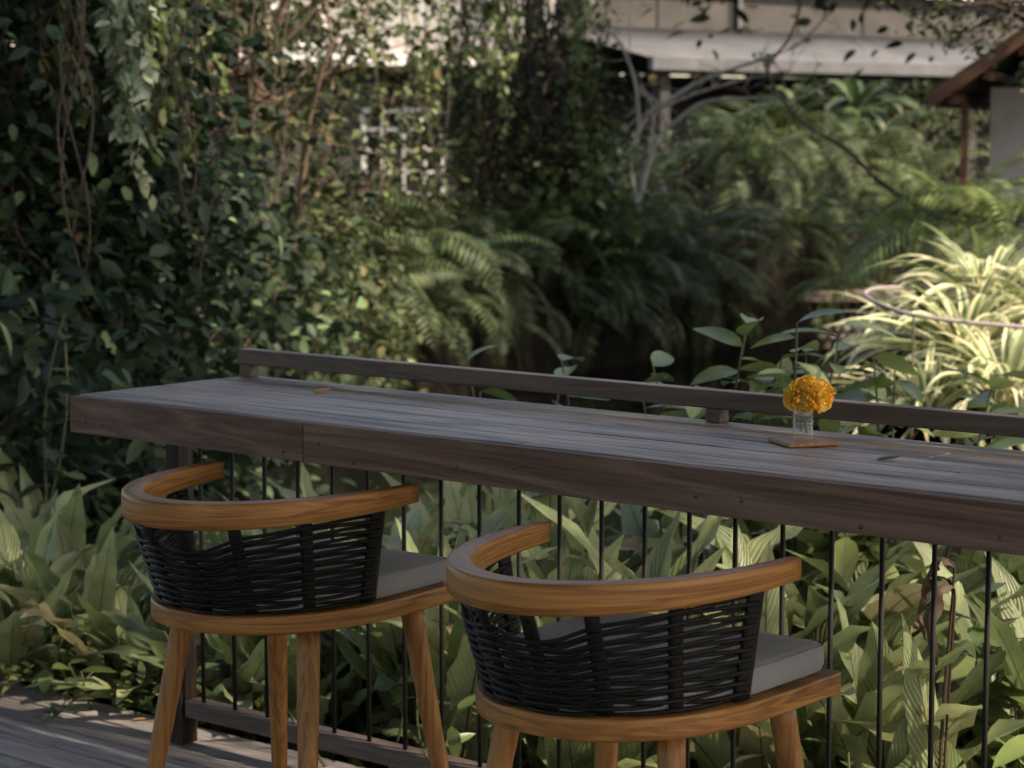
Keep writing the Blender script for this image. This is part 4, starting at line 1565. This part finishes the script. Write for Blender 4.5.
# ------------------------------------------------------------------ trees and shrubs
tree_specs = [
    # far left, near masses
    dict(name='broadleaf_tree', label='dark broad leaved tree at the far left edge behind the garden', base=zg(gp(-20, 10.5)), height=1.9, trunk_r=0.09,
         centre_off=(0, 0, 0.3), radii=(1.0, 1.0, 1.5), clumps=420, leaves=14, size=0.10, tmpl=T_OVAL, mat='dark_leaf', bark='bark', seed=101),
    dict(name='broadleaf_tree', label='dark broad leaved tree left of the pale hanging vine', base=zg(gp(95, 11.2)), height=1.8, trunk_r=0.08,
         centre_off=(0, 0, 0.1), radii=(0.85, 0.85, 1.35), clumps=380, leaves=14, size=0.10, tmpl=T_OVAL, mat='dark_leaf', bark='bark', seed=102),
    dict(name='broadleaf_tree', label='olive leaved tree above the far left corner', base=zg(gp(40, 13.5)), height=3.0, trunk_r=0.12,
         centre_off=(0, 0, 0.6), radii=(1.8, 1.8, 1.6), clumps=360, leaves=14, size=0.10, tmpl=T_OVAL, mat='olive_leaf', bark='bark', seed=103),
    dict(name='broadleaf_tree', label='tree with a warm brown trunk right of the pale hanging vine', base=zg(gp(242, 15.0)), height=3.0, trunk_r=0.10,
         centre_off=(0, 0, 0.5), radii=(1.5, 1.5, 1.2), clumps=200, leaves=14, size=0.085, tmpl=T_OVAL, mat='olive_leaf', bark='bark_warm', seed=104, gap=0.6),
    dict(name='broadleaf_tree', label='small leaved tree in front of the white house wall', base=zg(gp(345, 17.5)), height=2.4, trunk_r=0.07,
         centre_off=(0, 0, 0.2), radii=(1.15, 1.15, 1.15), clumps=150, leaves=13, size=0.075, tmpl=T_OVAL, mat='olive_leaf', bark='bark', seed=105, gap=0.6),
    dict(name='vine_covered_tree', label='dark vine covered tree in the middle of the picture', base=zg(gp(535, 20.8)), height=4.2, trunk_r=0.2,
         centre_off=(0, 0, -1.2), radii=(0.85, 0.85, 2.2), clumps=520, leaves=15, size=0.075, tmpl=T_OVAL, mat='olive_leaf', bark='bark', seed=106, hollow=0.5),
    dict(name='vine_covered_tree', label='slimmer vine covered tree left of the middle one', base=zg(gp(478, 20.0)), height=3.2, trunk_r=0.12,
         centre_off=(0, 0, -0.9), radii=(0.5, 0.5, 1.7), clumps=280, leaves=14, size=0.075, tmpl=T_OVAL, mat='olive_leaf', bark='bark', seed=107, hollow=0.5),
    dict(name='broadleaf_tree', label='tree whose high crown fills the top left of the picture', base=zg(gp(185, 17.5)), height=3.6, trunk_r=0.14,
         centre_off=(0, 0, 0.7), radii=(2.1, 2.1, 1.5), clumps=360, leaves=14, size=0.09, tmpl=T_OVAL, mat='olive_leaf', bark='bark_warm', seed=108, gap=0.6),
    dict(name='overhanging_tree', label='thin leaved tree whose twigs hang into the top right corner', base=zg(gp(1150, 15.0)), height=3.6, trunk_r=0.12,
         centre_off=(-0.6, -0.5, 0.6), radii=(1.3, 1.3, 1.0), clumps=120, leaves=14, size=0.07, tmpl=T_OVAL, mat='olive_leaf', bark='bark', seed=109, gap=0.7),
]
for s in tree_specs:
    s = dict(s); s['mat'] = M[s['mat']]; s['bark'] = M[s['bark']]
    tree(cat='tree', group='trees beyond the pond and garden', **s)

# tree added unseen right of frame, its crown shading garden and left side
_b = zg(gp(1500, 8.5)); SPX, SPY, SPZ = 3.0 - _b[0], 3.1 - _b[1], 5.2 - (_b[2] + 4.6)
tree('shade_tree', 'tall tree added right of the frame so that its crown shades the garden', 'tree', zg(gp(1500, 8.5)), 4.6, 0.22, (SPX, SPY, SPZ), (5.2, 2.8, 1.2), 760, 15, 0.17, T_OVAL,
     M['olive_leaf'], M['bark'], 110, limbs=12, hollow=0.1, spread=0.9)

tree('shade_tree', 'large tree added beyond the pond, right of the frame, to shade the far bank', 'tree', zg(gp(1420, 18.5)), 4.4, 0.25, tuple(np.array([RH[0], RH[1], 0]) * -3.2 + np.array([0, 0, 0.9])), (4.6, 3.2, 1.3), 900, 15, 0.17, T_OVAL,
     M['olive_leaf'], M['bark'], 111, limbs=12, hollow=0.1, spread=0.9)  # second unseen tree, added to keep the far bank dark

shrub_specs = [
    ('leafy_shrub', 'dark large leaved shrub behind the left end of the counter', (205, 12.6), (0.85, 0.85, 0.95), 210, 10, 0.12, 'dark_leaf', 121),
    ('leafy_shrub', 'dark shrub low at the left edge behind the nest ferns', (-10, 9.6), (0.8, 0.6, 0.75), 150, 10, 0.13, 'dark_leaf', 122),
    ('leafy_shrub', 'dark shrub low behind the counter corner', (120, 10.2), (0.6, 0.5, 0.62), 120, 10, 0.12, 'dark_leaf', 123),
    ('leafy_shrub', 'olive shrub in the shade right of the counter end', (290, 14.6), (0.95, 0.9, 1.05), 190, 12, 0.09, 'olive_leaf', 124),
    ('leafy_shrub', 'olive shrub below the white lattice window', (385, 19.0), (0.7, 0.7, 0.5), 90, 12, 0.08, 'olive_leaf', 125),
    ('leafy_shrub', 'light leaved shrub beside the vine covered tree on the bank', (585, 20.4), (0.55, 0.5, 0.65), 90, 10, 0.13, 'mid_leaf', 126),
    ('leafy_shrub', 'dark shrub behind the ferns left of the terrace', (670, 24.5), (1.2, 0.9, 0.7), 160, 12, 0.09, 'dark_leaf', 127),
    ('leafy_shrub', 'shrub left of the pavilion post', (915, 25.5), (1.0, 0.9, 0.9), 130, 12, 0.10, 'olive_leaf', 128),
    ('leafy_shrub', 'dark shrub between the two trees at the left', (150, 12.0), (0.6, 0.6, 1.15), 170, 11, 0.12, 'dark_leaf', 129),
]
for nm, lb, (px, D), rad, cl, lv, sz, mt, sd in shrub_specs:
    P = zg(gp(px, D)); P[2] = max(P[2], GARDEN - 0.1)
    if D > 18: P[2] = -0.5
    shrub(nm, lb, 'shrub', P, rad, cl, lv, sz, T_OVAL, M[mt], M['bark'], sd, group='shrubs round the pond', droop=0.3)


# hanging vines
def vine(label, px, y0, y1, D, n, size, mat, seed, width_px=20, strands=4):
    rg = np.random.default_rng(seed)
    top = at(px, y0, D)
    root = empty('hanging_vine', top, label, 'vine', 'vines hanging from the trees')
    ln = (y1 - y0) * D / F
    lf = MB(); st = MB(); items = []
    for s in range(strands):
        a = RGT * rg.uniform(-0.5, 0.5) * width_px * D / F + FWD * rg.normal(0, 0.1)
        l2 = ln * rg.uniform(0.55, 1.05)
        pts = np.array([a + np.array([0, 0, -l2 * q]) + RGT * 0.05 * math.sin(q * 7 + s * 2) + FWD * 0.03 * math.cos(q * 5 + s) for q in np.linspace(0, 1, 16)])
        st.tube(pts, 0.005, 5)
        for k in range(n):
            q = rg.random() * 15; i = min(14, int(q)); p = pts[i] + (pts[i + 1] - pts[i]) * (q - i)
            items.append((p + rg.normal(0, 0.02, 3), rg.uniform(0, 2 * PI), rg.normal(-0.6, 0.45), size * rg.uniform(0.6, 1.2)))
    scatter(lf, *T_OVAL, items, 0.6)
    st.build('vine_stems', M['bark'], root)
    lf.build('vine_leaves', M[mat], root)


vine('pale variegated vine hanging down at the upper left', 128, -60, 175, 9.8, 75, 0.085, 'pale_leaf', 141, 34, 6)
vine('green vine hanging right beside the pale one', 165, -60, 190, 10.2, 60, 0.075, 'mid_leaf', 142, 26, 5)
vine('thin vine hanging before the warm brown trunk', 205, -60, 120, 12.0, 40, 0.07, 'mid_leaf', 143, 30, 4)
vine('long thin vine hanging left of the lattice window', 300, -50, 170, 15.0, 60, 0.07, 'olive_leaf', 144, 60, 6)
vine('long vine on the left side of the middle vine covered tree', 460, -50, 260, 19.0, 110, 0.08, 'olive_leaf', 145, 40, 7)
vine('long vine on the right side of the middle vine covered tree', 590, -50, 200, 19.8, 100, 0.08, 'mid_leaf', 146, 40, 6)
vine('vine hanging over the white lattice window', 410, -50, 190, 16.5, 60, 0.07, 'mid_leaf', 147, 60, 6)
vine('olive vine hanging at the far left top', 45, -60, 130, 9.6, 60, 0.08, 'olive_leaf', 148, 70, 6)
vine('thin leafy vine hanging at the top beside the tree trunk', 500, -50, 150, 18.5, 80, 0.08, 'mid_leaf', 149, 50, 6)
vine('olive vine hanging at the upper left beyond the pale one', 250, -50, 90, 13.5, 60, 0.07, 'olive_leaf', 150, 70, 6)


for lb, px, y0, y1, D, sd in (('thin bare liana hanging through the dark leaves at the left', 75, -60, 330, 9.3, 151),
                               ('thin bare liana between the pale vine and the warm brown trunk', 190, -60, 300, 10.0, 152),
                               ('thin bare liana in front of the shrub at the counter end', 268, -60, 330, 13.0, 153),
                               ('thin bare liana left of the vine covered trees', 432, -50, 300, 17.0, 154)):
    vine(lb, px, y0, y1, D, 9, 0.07, 'olive_leaf', sd, 26, 4)

# bare pale branches in front of the long building
def branch(label, paths, base, r, mat, seed, twigs=10, leaves=0):
    rg = np.random.default_rng(seed)
    root = empty('bare_shrub', base, label, 'bare shrub')
    mb = MB(); lf = MB(); items = []
    b = np.asarray(base, float)
    for pl in paths:
        P = np.array([at(*p) for p in pl]) - b
        tt = np.linspace(0, len(P) - 1, len(P) * 6)
        pts = np.stack([np.interp(tt, range(len(P)), P[:, i]) for i in range(3)], -1)
        for _ in range(5):
            pts[1:-1] = (pts[:-2] + 2 * pts[1:-1] + pts[2:]) / 4
        rad = np.linspace(r, r * 0.35, len(pts))
        mb.tube(pts, rad, 8)
        for k in range(twigs):
            i = int(rg.integers(len(pts) // 4, len(pts)))
            d = RGT * rg.normal(0, 1) + np.array([0, 0, 1]) * rg.normal(0.3, 0.8) + FWD * rg.normal(0, 0.4)
            d /= np.linalg.norm(d)
            e = pts[i] + d * rg.uniform(0.15, 0.5)
            mb.tube(limb(pts[i], e, rg, 5, 0.2), np.linspace(rad[i] * 0.4, 0.003, 5), 5)
            if leaves:
                for _ in range(leaves):
                    items.append((e + rg.normal(0, 0.03, 3), rg.uniform(0, 6.3), rg.normal(0, 0.5), rg.uniform(0.06, 0.11)))
    mb.build('branches', mat, root)
    if items:
        scatter(lf, *T_OVAL, items, 0.6); lf.build('leaves', M['mid_leaf'], root)


branch('tangle of pale bare branches in front of the long building', [
    [(640, 215, 20.0), (628, 160, 20.0), (646, 115, 20.0), (690, 95, 20.2), (740, 80, 20.3), (790, 70, 20.4)],
    [(638, 205, 20.0), (655, 140, 20.1), (700, 100, 20.1), (760, 98, 20.2), (800, 100, 20.3), (830, 82, 20.5)],
    [(628, 168, 20.0), (640, 130, 20.0), (636, 80, 19.9), (622, 45, 19.9), (605, 25, 19.8), (598, -10, 19.8)],
    [(640, 190, 20.1), (650, 150, 20.2), (655, 110, 20.4), (640, 85, 20.5)],
    [(646, 115, 20.0), (700, 80, 20.0), (760, 60, 20.0), (800, 45, 20.0), (832, 10, 20.0)],
], gp(642, 20.0, -0.4), 0.022, M['bark_pale'], 161, twigs=11)
branch('long bare branch curving down to the right with a leafy tip', [
    [(1100, 260, 17.6), (960, 230, 17.8), (880, 185, 18.0), (850, 150, 18.0), (808, 128, 18.0), (780, 98, 18.0), (764, 68, 18.0), (790, 40, 18.0), (803, 0, 18.0), (800, -30, 18.0)],
], gp(1100, 17.6, -0.6), 0.024, M['bark_warm'], 162, twigs=8, leaves=2)

# ------------------------------------------------------------------ buildings
def xbox(mb, o, ex, ey, x0, x1, y0, y1, z0, z1):
    """box in a building's own frame: ex along the facade, ey away from the viewer"""
    V = []
    for x in (x0, x1):
        for y in (y0, y1):
            for z in (z0, z1):
                p = o + ex * x + ey * y
                V.append((p[0], p[1], z))
    mb.add(V, [(0, 1, 3, 2), (4, 6, 7, 5), (0, 4, 5, 1), (2, 3, 7, 6), (0, 2, 6, 4), (1, 5, 7, 3)])


M['white_wall'] = mat_plain('white_plaster', (0.22, 0.21, 0.195), rough=0.85, noise=(0.36, 0.34, 0.32), nscale=1.2, bump=0.1)
M['grey_wall'] = mat_plain('grey_timber', (0.030, 0.028, 0.026), rough=0.8, noise=(0.055, 0.05, 0.047), nscale=1.5, bump=0.2)
M['dark_wall'] = mat_plain('dark_wall', (0.022, 0.020, 0.019), rough=0.9, noise=(0.045, 0.040, 0.037), nscale=1.5)
M['white_paint'] = mat_plain('white_paint', (0.66, 0.65, 0.62), rough=0.6, noise=(0.78, 0.77, 0.74), nscale=4)
M['faded_paint'] = mat_plain('faded_paint', (0.26, 0.26, 0.25), rough=0.7, noise=(0.50, 0.49, 0.47), nscale=3)
M['seam'] = mat_plain('dark_seam', (0.012, 0.011, 0.010), rough=0.8)
M['red_brown'] = mat_plain('red_brown_paint', (0.055, 0.026, 0.016), rough=0.7, noise=(0.11, 0.055, 0.033), nscale=4)
M['pane'] = mat_plain('dark_pane', (0.02, 0.022, 0.024), rough=0.08, spec=0.6)
M['tin'] = mat_plain('roof_tin', (0.050, 0.052, 0.056), rough=0.6, spec=0.3, noise=(0.085, 0.087, 0.092), nscale=1.2, bump=0.1)
M['shade_net'] = mat_plain('black_shade_net', (0.012, 0.012, 0.013), rough=0.9)


def house():
    D = 28.0
    o = gp(150, D, 0); o[2] = 0
    ex = np.array([RH[0], RH[1], 0]); ey = np.array([FH[0], FH[1], 0])
    root = empty('white_house', (o[0], o[1], GARDEN), 'white plastered house behind the trees, with a lattice window', 'house')
    inv = Matrix.Translation(-Vector(root.location))

    def part(mb, name, mat, parent=root, **k):
        p = mb.build(name, mat, parent, **k)
        if parent is root: p.matrix_parent_inverse = inv
        return p
    px = lambda x: (x - 150) * D / F
    pz = lambda y: 0.6641 + (132 - y) * D / F
    wl = MB()
    w0, w1, h0, h1 = px(362), px(446), pz(214), pz(108)
    d0, d1, g0, g1 = px(384), px(446), pz(102), pz(72)
    t = 0.25
    Wd = px(556)
    xbox(wl, o, ex, ey, -4.0, w0, 0, t, GARDEN - 0.3, 1.46)
    xbox(wl, o, ex, ey, w1, Wd, 0, t, GARDEN - 0.3, 1.46)
    xbox(wl, o, ex, ey, w0, w1, 0.001, t, GARDEN - 0.3, h0)
    xbox(wl, o, ex, ey, w0, d0, 0.001, t, h1, 1.459)
    xbox(wl, o, ex, ey, d0, w1, 0.002, t, h1, g0)
    part(wl, 'lower_wall', M['grey_wall'])
    up = MB()
    a0, a1 = px(268), px(328)
    xbox(up, o, ex, ey, -4.0, a0, -0.05, t, 1.62, 4.6)
    xbox(up, o, ex, ey, a1, Wd, -0.05, t, 1.62, 4.6)
    xbox(up, o, ex, ey, a0, a1, -0.049, t, 1.62, pz(50))
    xbox(up, o, ex, ey, a0, a1, -0.049, t, pz(8), 4.6)
    part(up, 'upper_wall', M['white_wall'])
    ld = MB(); xbox(ld, o, ex, ey, -4.0, Wd + 0.02, -0.45, 0.1, 1.47, 1.61)
    part(ld, 'ledge', M['white_paint'], bevel=0.01)
    r = MB(); xbox(r, o, ex, ey, -4.5, Wd + 0.1, -0.9, 6.0, 4.62, 4.8)
    part(r, 'roof', M['tin'])
    bk = MB(); xbox(bk, o, ex, ey, -4.0, Wd, 2.2, 2.4, GARDEN - 0.3, 4.6)
    part(bk, 'back_wall', M['dark_wall'])

    def win(x0, x1, z0, z1, nx, nz, mat, glass=True):
        f = MB(); e = 0.06
        for a, b in ((x0, x0 + e), (x1 - e, x1)):
            xbox(f, o, ex, ey, a, b, -0.06, 0.05, z0 + e, z1 - e)
        for a, b in ((z0, z0 + e), (z1 - e, z1)):
            xbox(f, o, ex, ey, x0, x1, -0.062, 0.05, a, b)
        for i in range(1, nx):
            x = x0 + (x1 - x0) * i / nx
            xbox(f, o, ex, ey, x - 0.02, x + 0.02, -0.04, 0.03, z0 + e, z1 - e)
        for i in range(1, nz):
            z = z0 + (z1 - z0) * i / nz
            xbox(f, o, ex, ey, x0 + e, x1 - e, -0.036, 0.026, z - 0.02, z + 0.02)
        w = part(f, 'window', mat)
        g = MB(); xbox(g, o, ex, ey, x0 + e, x1 - e, 0.06, 0.07, z0 + e, z1 - e)
        p = g.build('pane', M['pane'], w)
        p.matrix_parent_inverse = Matrix.Identity(4)
        return w
    win(w0, w1, h0, h1, 4, 5, M['faded_paint'])
    win(d0, w1 - 0.001, g0, g1, 2, 1, M['red_brown'])
    win(a0, a1, pz(50), pz(8), 2, 1, M['white_paint'])
    s = MB(); xbox(s, o, ex, ey, w0 - 0.1, w1 + 0.1, -0.3, -0.064, h0 - 0.07, h0 + 0.02)
    part(s, 'window_sill', M['white_paint'])


def long_building():
    # runs back to the right
    o = gp(604, 28.6, 0); o[2] = 0
    end = gp(1010, 33.5, 0)
    ex = end - o; ex[2] = 0; ex /= np.linalg.norm(ex)
    ey = np.array([-ex[1], ex[0], 0])
    root = empty('long_building', (o[0], o[1], GARDEN), 'long grey building with a tin awning across the top right', 'building')
    inv = Matrix.Translation(-Vector(root.location))

    def part(mb, name, mat, **k):
        p = mb.build(name, mat, root, **k); p.matrix_parent_inverse = inv
        return p
    LN = 16.0
    z_g = 0.6641 + (132 - 62) * 28.6 / F     # gutter height
    up = MB()
    xbox(up, o, ex, ey, 0.0, LN, 1.2, 1.4, z_g - 0.1, z_g + 1.08)
    part(up, 'upper_wall', M['grey_wall'])
    wb = MB(); xbox(wb, o, ex, ey, -0.0, LN, 1.0, 1.5, z_g + 1.10, z_g + 1.22)
    part(wb, 'white_band', M['white_paint'])
    w2 = MB()
    k = 0
    x = 0.0
    while x < LN - 1.2:
        xbox(w2, o, ex, ey, x, x + 0.5, 1.25, 1.4, z_g + 1.24, z_g + 3.0)
        x += 1.6
    xbox(w2, o, ex, ey, 0, LN, 1.24, 1.41, z_g + 2.4, z_g + 3.1)
    part(w2, 'top_wall', M['white_wall'])
    x = 0.5
    for i in range(9):
        f = MB()
        e = 0.05
        for a, b in ((x, x + e), (x + 1.1 - e, x + 1.1), (x + 0.53, x + 0.57)):
            xbox(f, o, ex, ey, a, b, 1.2, 1.35, z_g + 1.24, z_g + 2.39)
        w = part(f, 'window', M['white_paint'])
        g = MB(); xbox(g, o, ex, ey, x + e, x + 1.1 - e, 1.36, 1.37, z_g + 1.24, z_g + 2.39)
        g.build('pane', M['pane'], w)
        x += 1.6
    # corrugated awning sloping towards us
    aw = MB()
    nx = 640; V = []
    for i in range(nx):
        x = LN * i / (nx - 1) - 0.2
        c = 0.018 * math.sin(i * PI / 2)
        for y, z in ((-1.1, z_g + 0.02), (1.2, z_g + 0.50)):
            p = o + ex * x + ey * y
            V.append((p[0], p[1], z + c)); 
        for y, z in ((1.2, z_g + 0.485), (-1.1, z_g + 0.005)):
            p = o + ex * x + ey * y
            V.append((p[0], p[1], z + c))
    Fc = [(i * 4 + k, (i + 1) * 4 + k, (i + 1) * 4 + (k + 1) % 4, i * 4 + (k + 1) % 4) for i in range(nx - 1) for k in range(4)]
    aw.add(V, Fc, smooth=True)
    part(aw, 'awning', M['tin'])
    for x in np.arange(0.6, LN, 1.35):
        sm = MB(); xbox(sm, o, ex, ey, x, x + 0.035, 1.185, 1.199, z_g + 0.52, z_g + 1.06)
        part(sm, 'wall_batten', M['seam'])
    dp = MB(); xbox(dp, o, ex, ey, 3.4, 3.47, 1.10, 1.17, z_g + 0.50, z_g + 3.0)
    part(dp, 'downpipe', M['tin'])
    gt = MB(); xbox(gt, o, ex, ey, -0.25, LN, -1.2, -1.11, z_g - 0.14, z_g + 0.03)
    part(gt, 'gutter', M['tin'], bevel=0.01)
    lw = MB(); xbox(lw, o, ex, ey, 0.0, LN, 1.9, 2.1, GARDEN - 0.3, z_g - 0.11)
    part(lw, 'lower_wall', M['dark_wall'])
    for x in np.arange(0.1, LN, 2.9):
        cl = MB(); xbox(cl, o, ex, ey, x, x + 0.16, -0.95, -0.79, GARDEN - 0.3, z_g - 0.02)
        part(cl, 'column', M['dark_wall'])
    # sagging black net below the gutter
    nn = MB(); V = []
    m = 40
    for i in range(m):
        x = 3.0 + 6.5 * i / (m - 1)
        sag = 0.16 + 0.10 * math.sin(i * 0.42) + 0.05 * math.sin(i * 1.1)
        for y, z in ((-1.0, z_g - 0.16), (-1.02, z_g - 0.16 - sag), (-0.96, z_g - 0.16 - sag), (-0.95, z_g - 0.16)):
            p = o + ex * x + ey * y; V.append((p[0], p[1], z))
    nn.add(V, [(i * 4 + k, (i + 1) * 4 + k, (i + 1) * 4 + (k + 1) % 4, i * 4 + (k + 1) % 4) for i in range(m - 1) for k in range(4)], smooth=True)
    part(nn, 'shade_cloth', M['shade_net'])


house()
long_building()


def pavilion():
    D = 16.5
    s = D / F
    ta = 0.30
    root = empty('garden_pavilion', gp(1030, D, GARDEN), 'small pavilion with a brown gable roof at the top right edge', 'pavilion')
    inv = Matrix.Translation(-Vector(root.location))
    ex = np.array([RH[0], RH[1], 0]) * math.cos(ta) - np.array([FH[0], FH[1], 0]) * math.sin(ta); ey = np.array([FH[0], FH[1], 0]) * math.cos(ta) + np.array([RH[0], RH[1], 0]) * math.sin(ta)
    o = gp(985, D, 0); o[2] = 0

    def part(mb, name, mat, **k):
        p = mb.build(name, mat, root, **k); p.matrix_parent_inverse = inv
    z = lambda y: 0.6641 + (132 - y) * s
    w = MB(); xbox(w, o, ex, ey, 0.02, 2.6, 0.0, 2.4, GARDEN - 0.3, z(88))
    part(w, 'wall', M['white_wall'])
    # roof slab: gable end facing us, eave at px 945
    def slope(y0, y1, x0, z0, x1, z1, th, mat, name):
        mb = MB(); V = []
        for y in (y0, y1):
            for (x, zz) in ((x0, z0), (x1, z1), (x1, z1 + th), (x0, z0 + th)):
                p = o + ex * x + ey * y; V.append((p[0], p[1], zz))
        mb.add(V, [(0, 1, 2, 3), (7, 6, 5, 4), (0, 4, 5, 1), (1, 5, 6, 2), (2, 6, 7, 3), (3, 7, 4, 0)])
        part(mb, name, mat)
    xe = (938 - 985) * s; xr = (1100 - 985) * s
    ze, zr = z(107), z(-8)
    slope(-0.55, 3.0, xe, ze, xr, zr, 0.05, M['bark'], 'roof_slope')
    slope(-0.55, 3.0, xr + (xr - xe), ze, xr + 0.001, zr, 0.05, M['bark'], 'roof_slope')
    slope(-0.60, -0.551, xe - 0.02, ze - 0.03, xr, zr - 0.03, 0.12, M['red_brown'], 'bargeboard')
    for i in range(5):
        t = 0.02 + i * 0.22
        mb = MB(); xbox(mb, o, ex, ey, xe + 0.12 + i * 0.24, xe + 0.18 + i * 0.24, -0.54, 2.9, ze + (zr - ze) * (0.12 + i * 0.24) / (xr - xe) - 0.07, ze + (zr - ze) * (0.12 + i * 0.24) / (xr - xe) - 0.005)
        part(mb, 'rafter', M['red_brown'])
    p = MB(); xbox(p, o, ex, ey, (963 - 985) * s, (970 - 985) * s, -0.3, -0.24, GARDEN - 0.2, ze + 0.03)
    part(p, 'post', M['red_brown'])


pavilion()


# far-off wood closing the view
def far_wood():
    rg = np.random.default_rng(77)
    mb = MB(); items = []
    for _ in range(9000):
        px = rg.uniform(-900, 1900); D = rg.uniform(40, 52)
        P = gp(px, D, 0)
        h = 5.0 + 1.8 * math.sin(px * 0.011) + 1.0 * math.sin(px * 0.031)
        P[2] = GARDEN + rg.uniform(0, 1) ** 0.8 * h
        items.append((P, rg.uniform(0, 6.3), rg.normal(-0.2, 0.5), rg.uniform(0.5, 1.1)))
    scatter(mb, *T_SMALL, items, 0.7)
    tag(mb.build('far_woodland', M['olive_leaf']), 'distant belt of trees beyond the buildings', kind='stuff')


far_wood()


# unseen roof added over the deck to shade counter and stools
def sunshade():
    root = empty('shade_roof', (1, -8.5, DECK), 'flat timber veranda roof added outside the frame to keep sun off the counter', 'roof')
    mb = MB(); mb.box(-5.5, 9.5, 0.0, 9.45, 3.35, 3.47)
    mb.build('roof_deck', M['rail'], root)
    b = MB()
    for x in np.arange(-5.4, 9.5, 1.2):
        b.box(x, x + 0.08, 0.1, 9.35, 3.2, 3.349)
    b.build('rafters', M['rail'], root)
    for x in (-5.3, 9.2):
        for y in (0.2, 6.0):
            p = MB(); p.box(x, x + 0.14, y, y + 0.14, 0.002, 3.199)
            p.build('post', M['rail'], root)


SUN_EL = 44.0
ADD_SHADE = True
if ADD_SHADE: sunshade()

# ------------------------------------------------------------------ world, sun, camera
w = bpy.data.worlds.new('World'); scene.world = w; w.use_nodes = True
nt = w.node_tree
bg = nt.nodes['Background']
sky = nt.nodes.new('ShaderNodeTexSky'); sky.sky_type = 'NISHITA'; sky.sun_disc = False
to_sun = np.array([0.636, -0.772, 0]) * 0.50 + np.array([0.772, 0.636, 0]) * 0.85
to_sun /= np.linalg.norm(to_sun)
el = math.radians(SUN_EL)
sky.sun_elevation = el
sky.sun_rotation = math.atan2(to_sun[0], to_sun[1])
sky.dust_density = 2.0
nt.links.new(sky.outputs[0], bg.inputs[0])
bg.inputs[1].default_value = 0.115
ld = bpy.data.lights.new('sun', 'SUN'); ld.energy = 3.2; ld.angle = math.radians(1.2); ld.color = (1.0, 0.94, 0.85)
lo = bpy.data.objects.new('sun', ld); COL.objects.link(lo)
dv = Vector((to_sun[0] * math.cos(el), to_sun[1] * math.cos(el), math.sin(el)))
lo.rotation_euler = dv.to_track_quat('Z', 'Y').to_euler()

cam = bpy.data.cameras.new('camera')
co = bpy.data.objects.new('camera', cam); COL.objects.link(co)
cam.sensor_width = 36.0
cam.lens = F / 1024 * 36.0
cam.clip_start = 0.1; cam.clip_end = 2000
co.location = tuple(CAM)
R3 = Matrix((RGT, UPV, -FWD)).transposed()
co.rotation_euler = R3.to_euler()
cam.dof.use_dof = True
cam.dof.focus_distance = 4.75
cam.dof.aperture_fstop = 5.4
scene.camera = co

scene.view_settings.view_transform = 'Standard'
scene.view_settings.look = 'None'
scene.view_settings.exposure = 1.85
scene.view_settings.use_white_balance = True
scene.view_settings.white_balance_temperature = 7900
scene.view_settings.white_balance_tint = 13
scene.view_settings.gamma = 1.0
scene.cycles.use_denoising = True
scene.cycles.max_bounces = 8
scene.cycles.transparent_max_bounces = 32
scene.cycles.use_adaptive_sampling = True
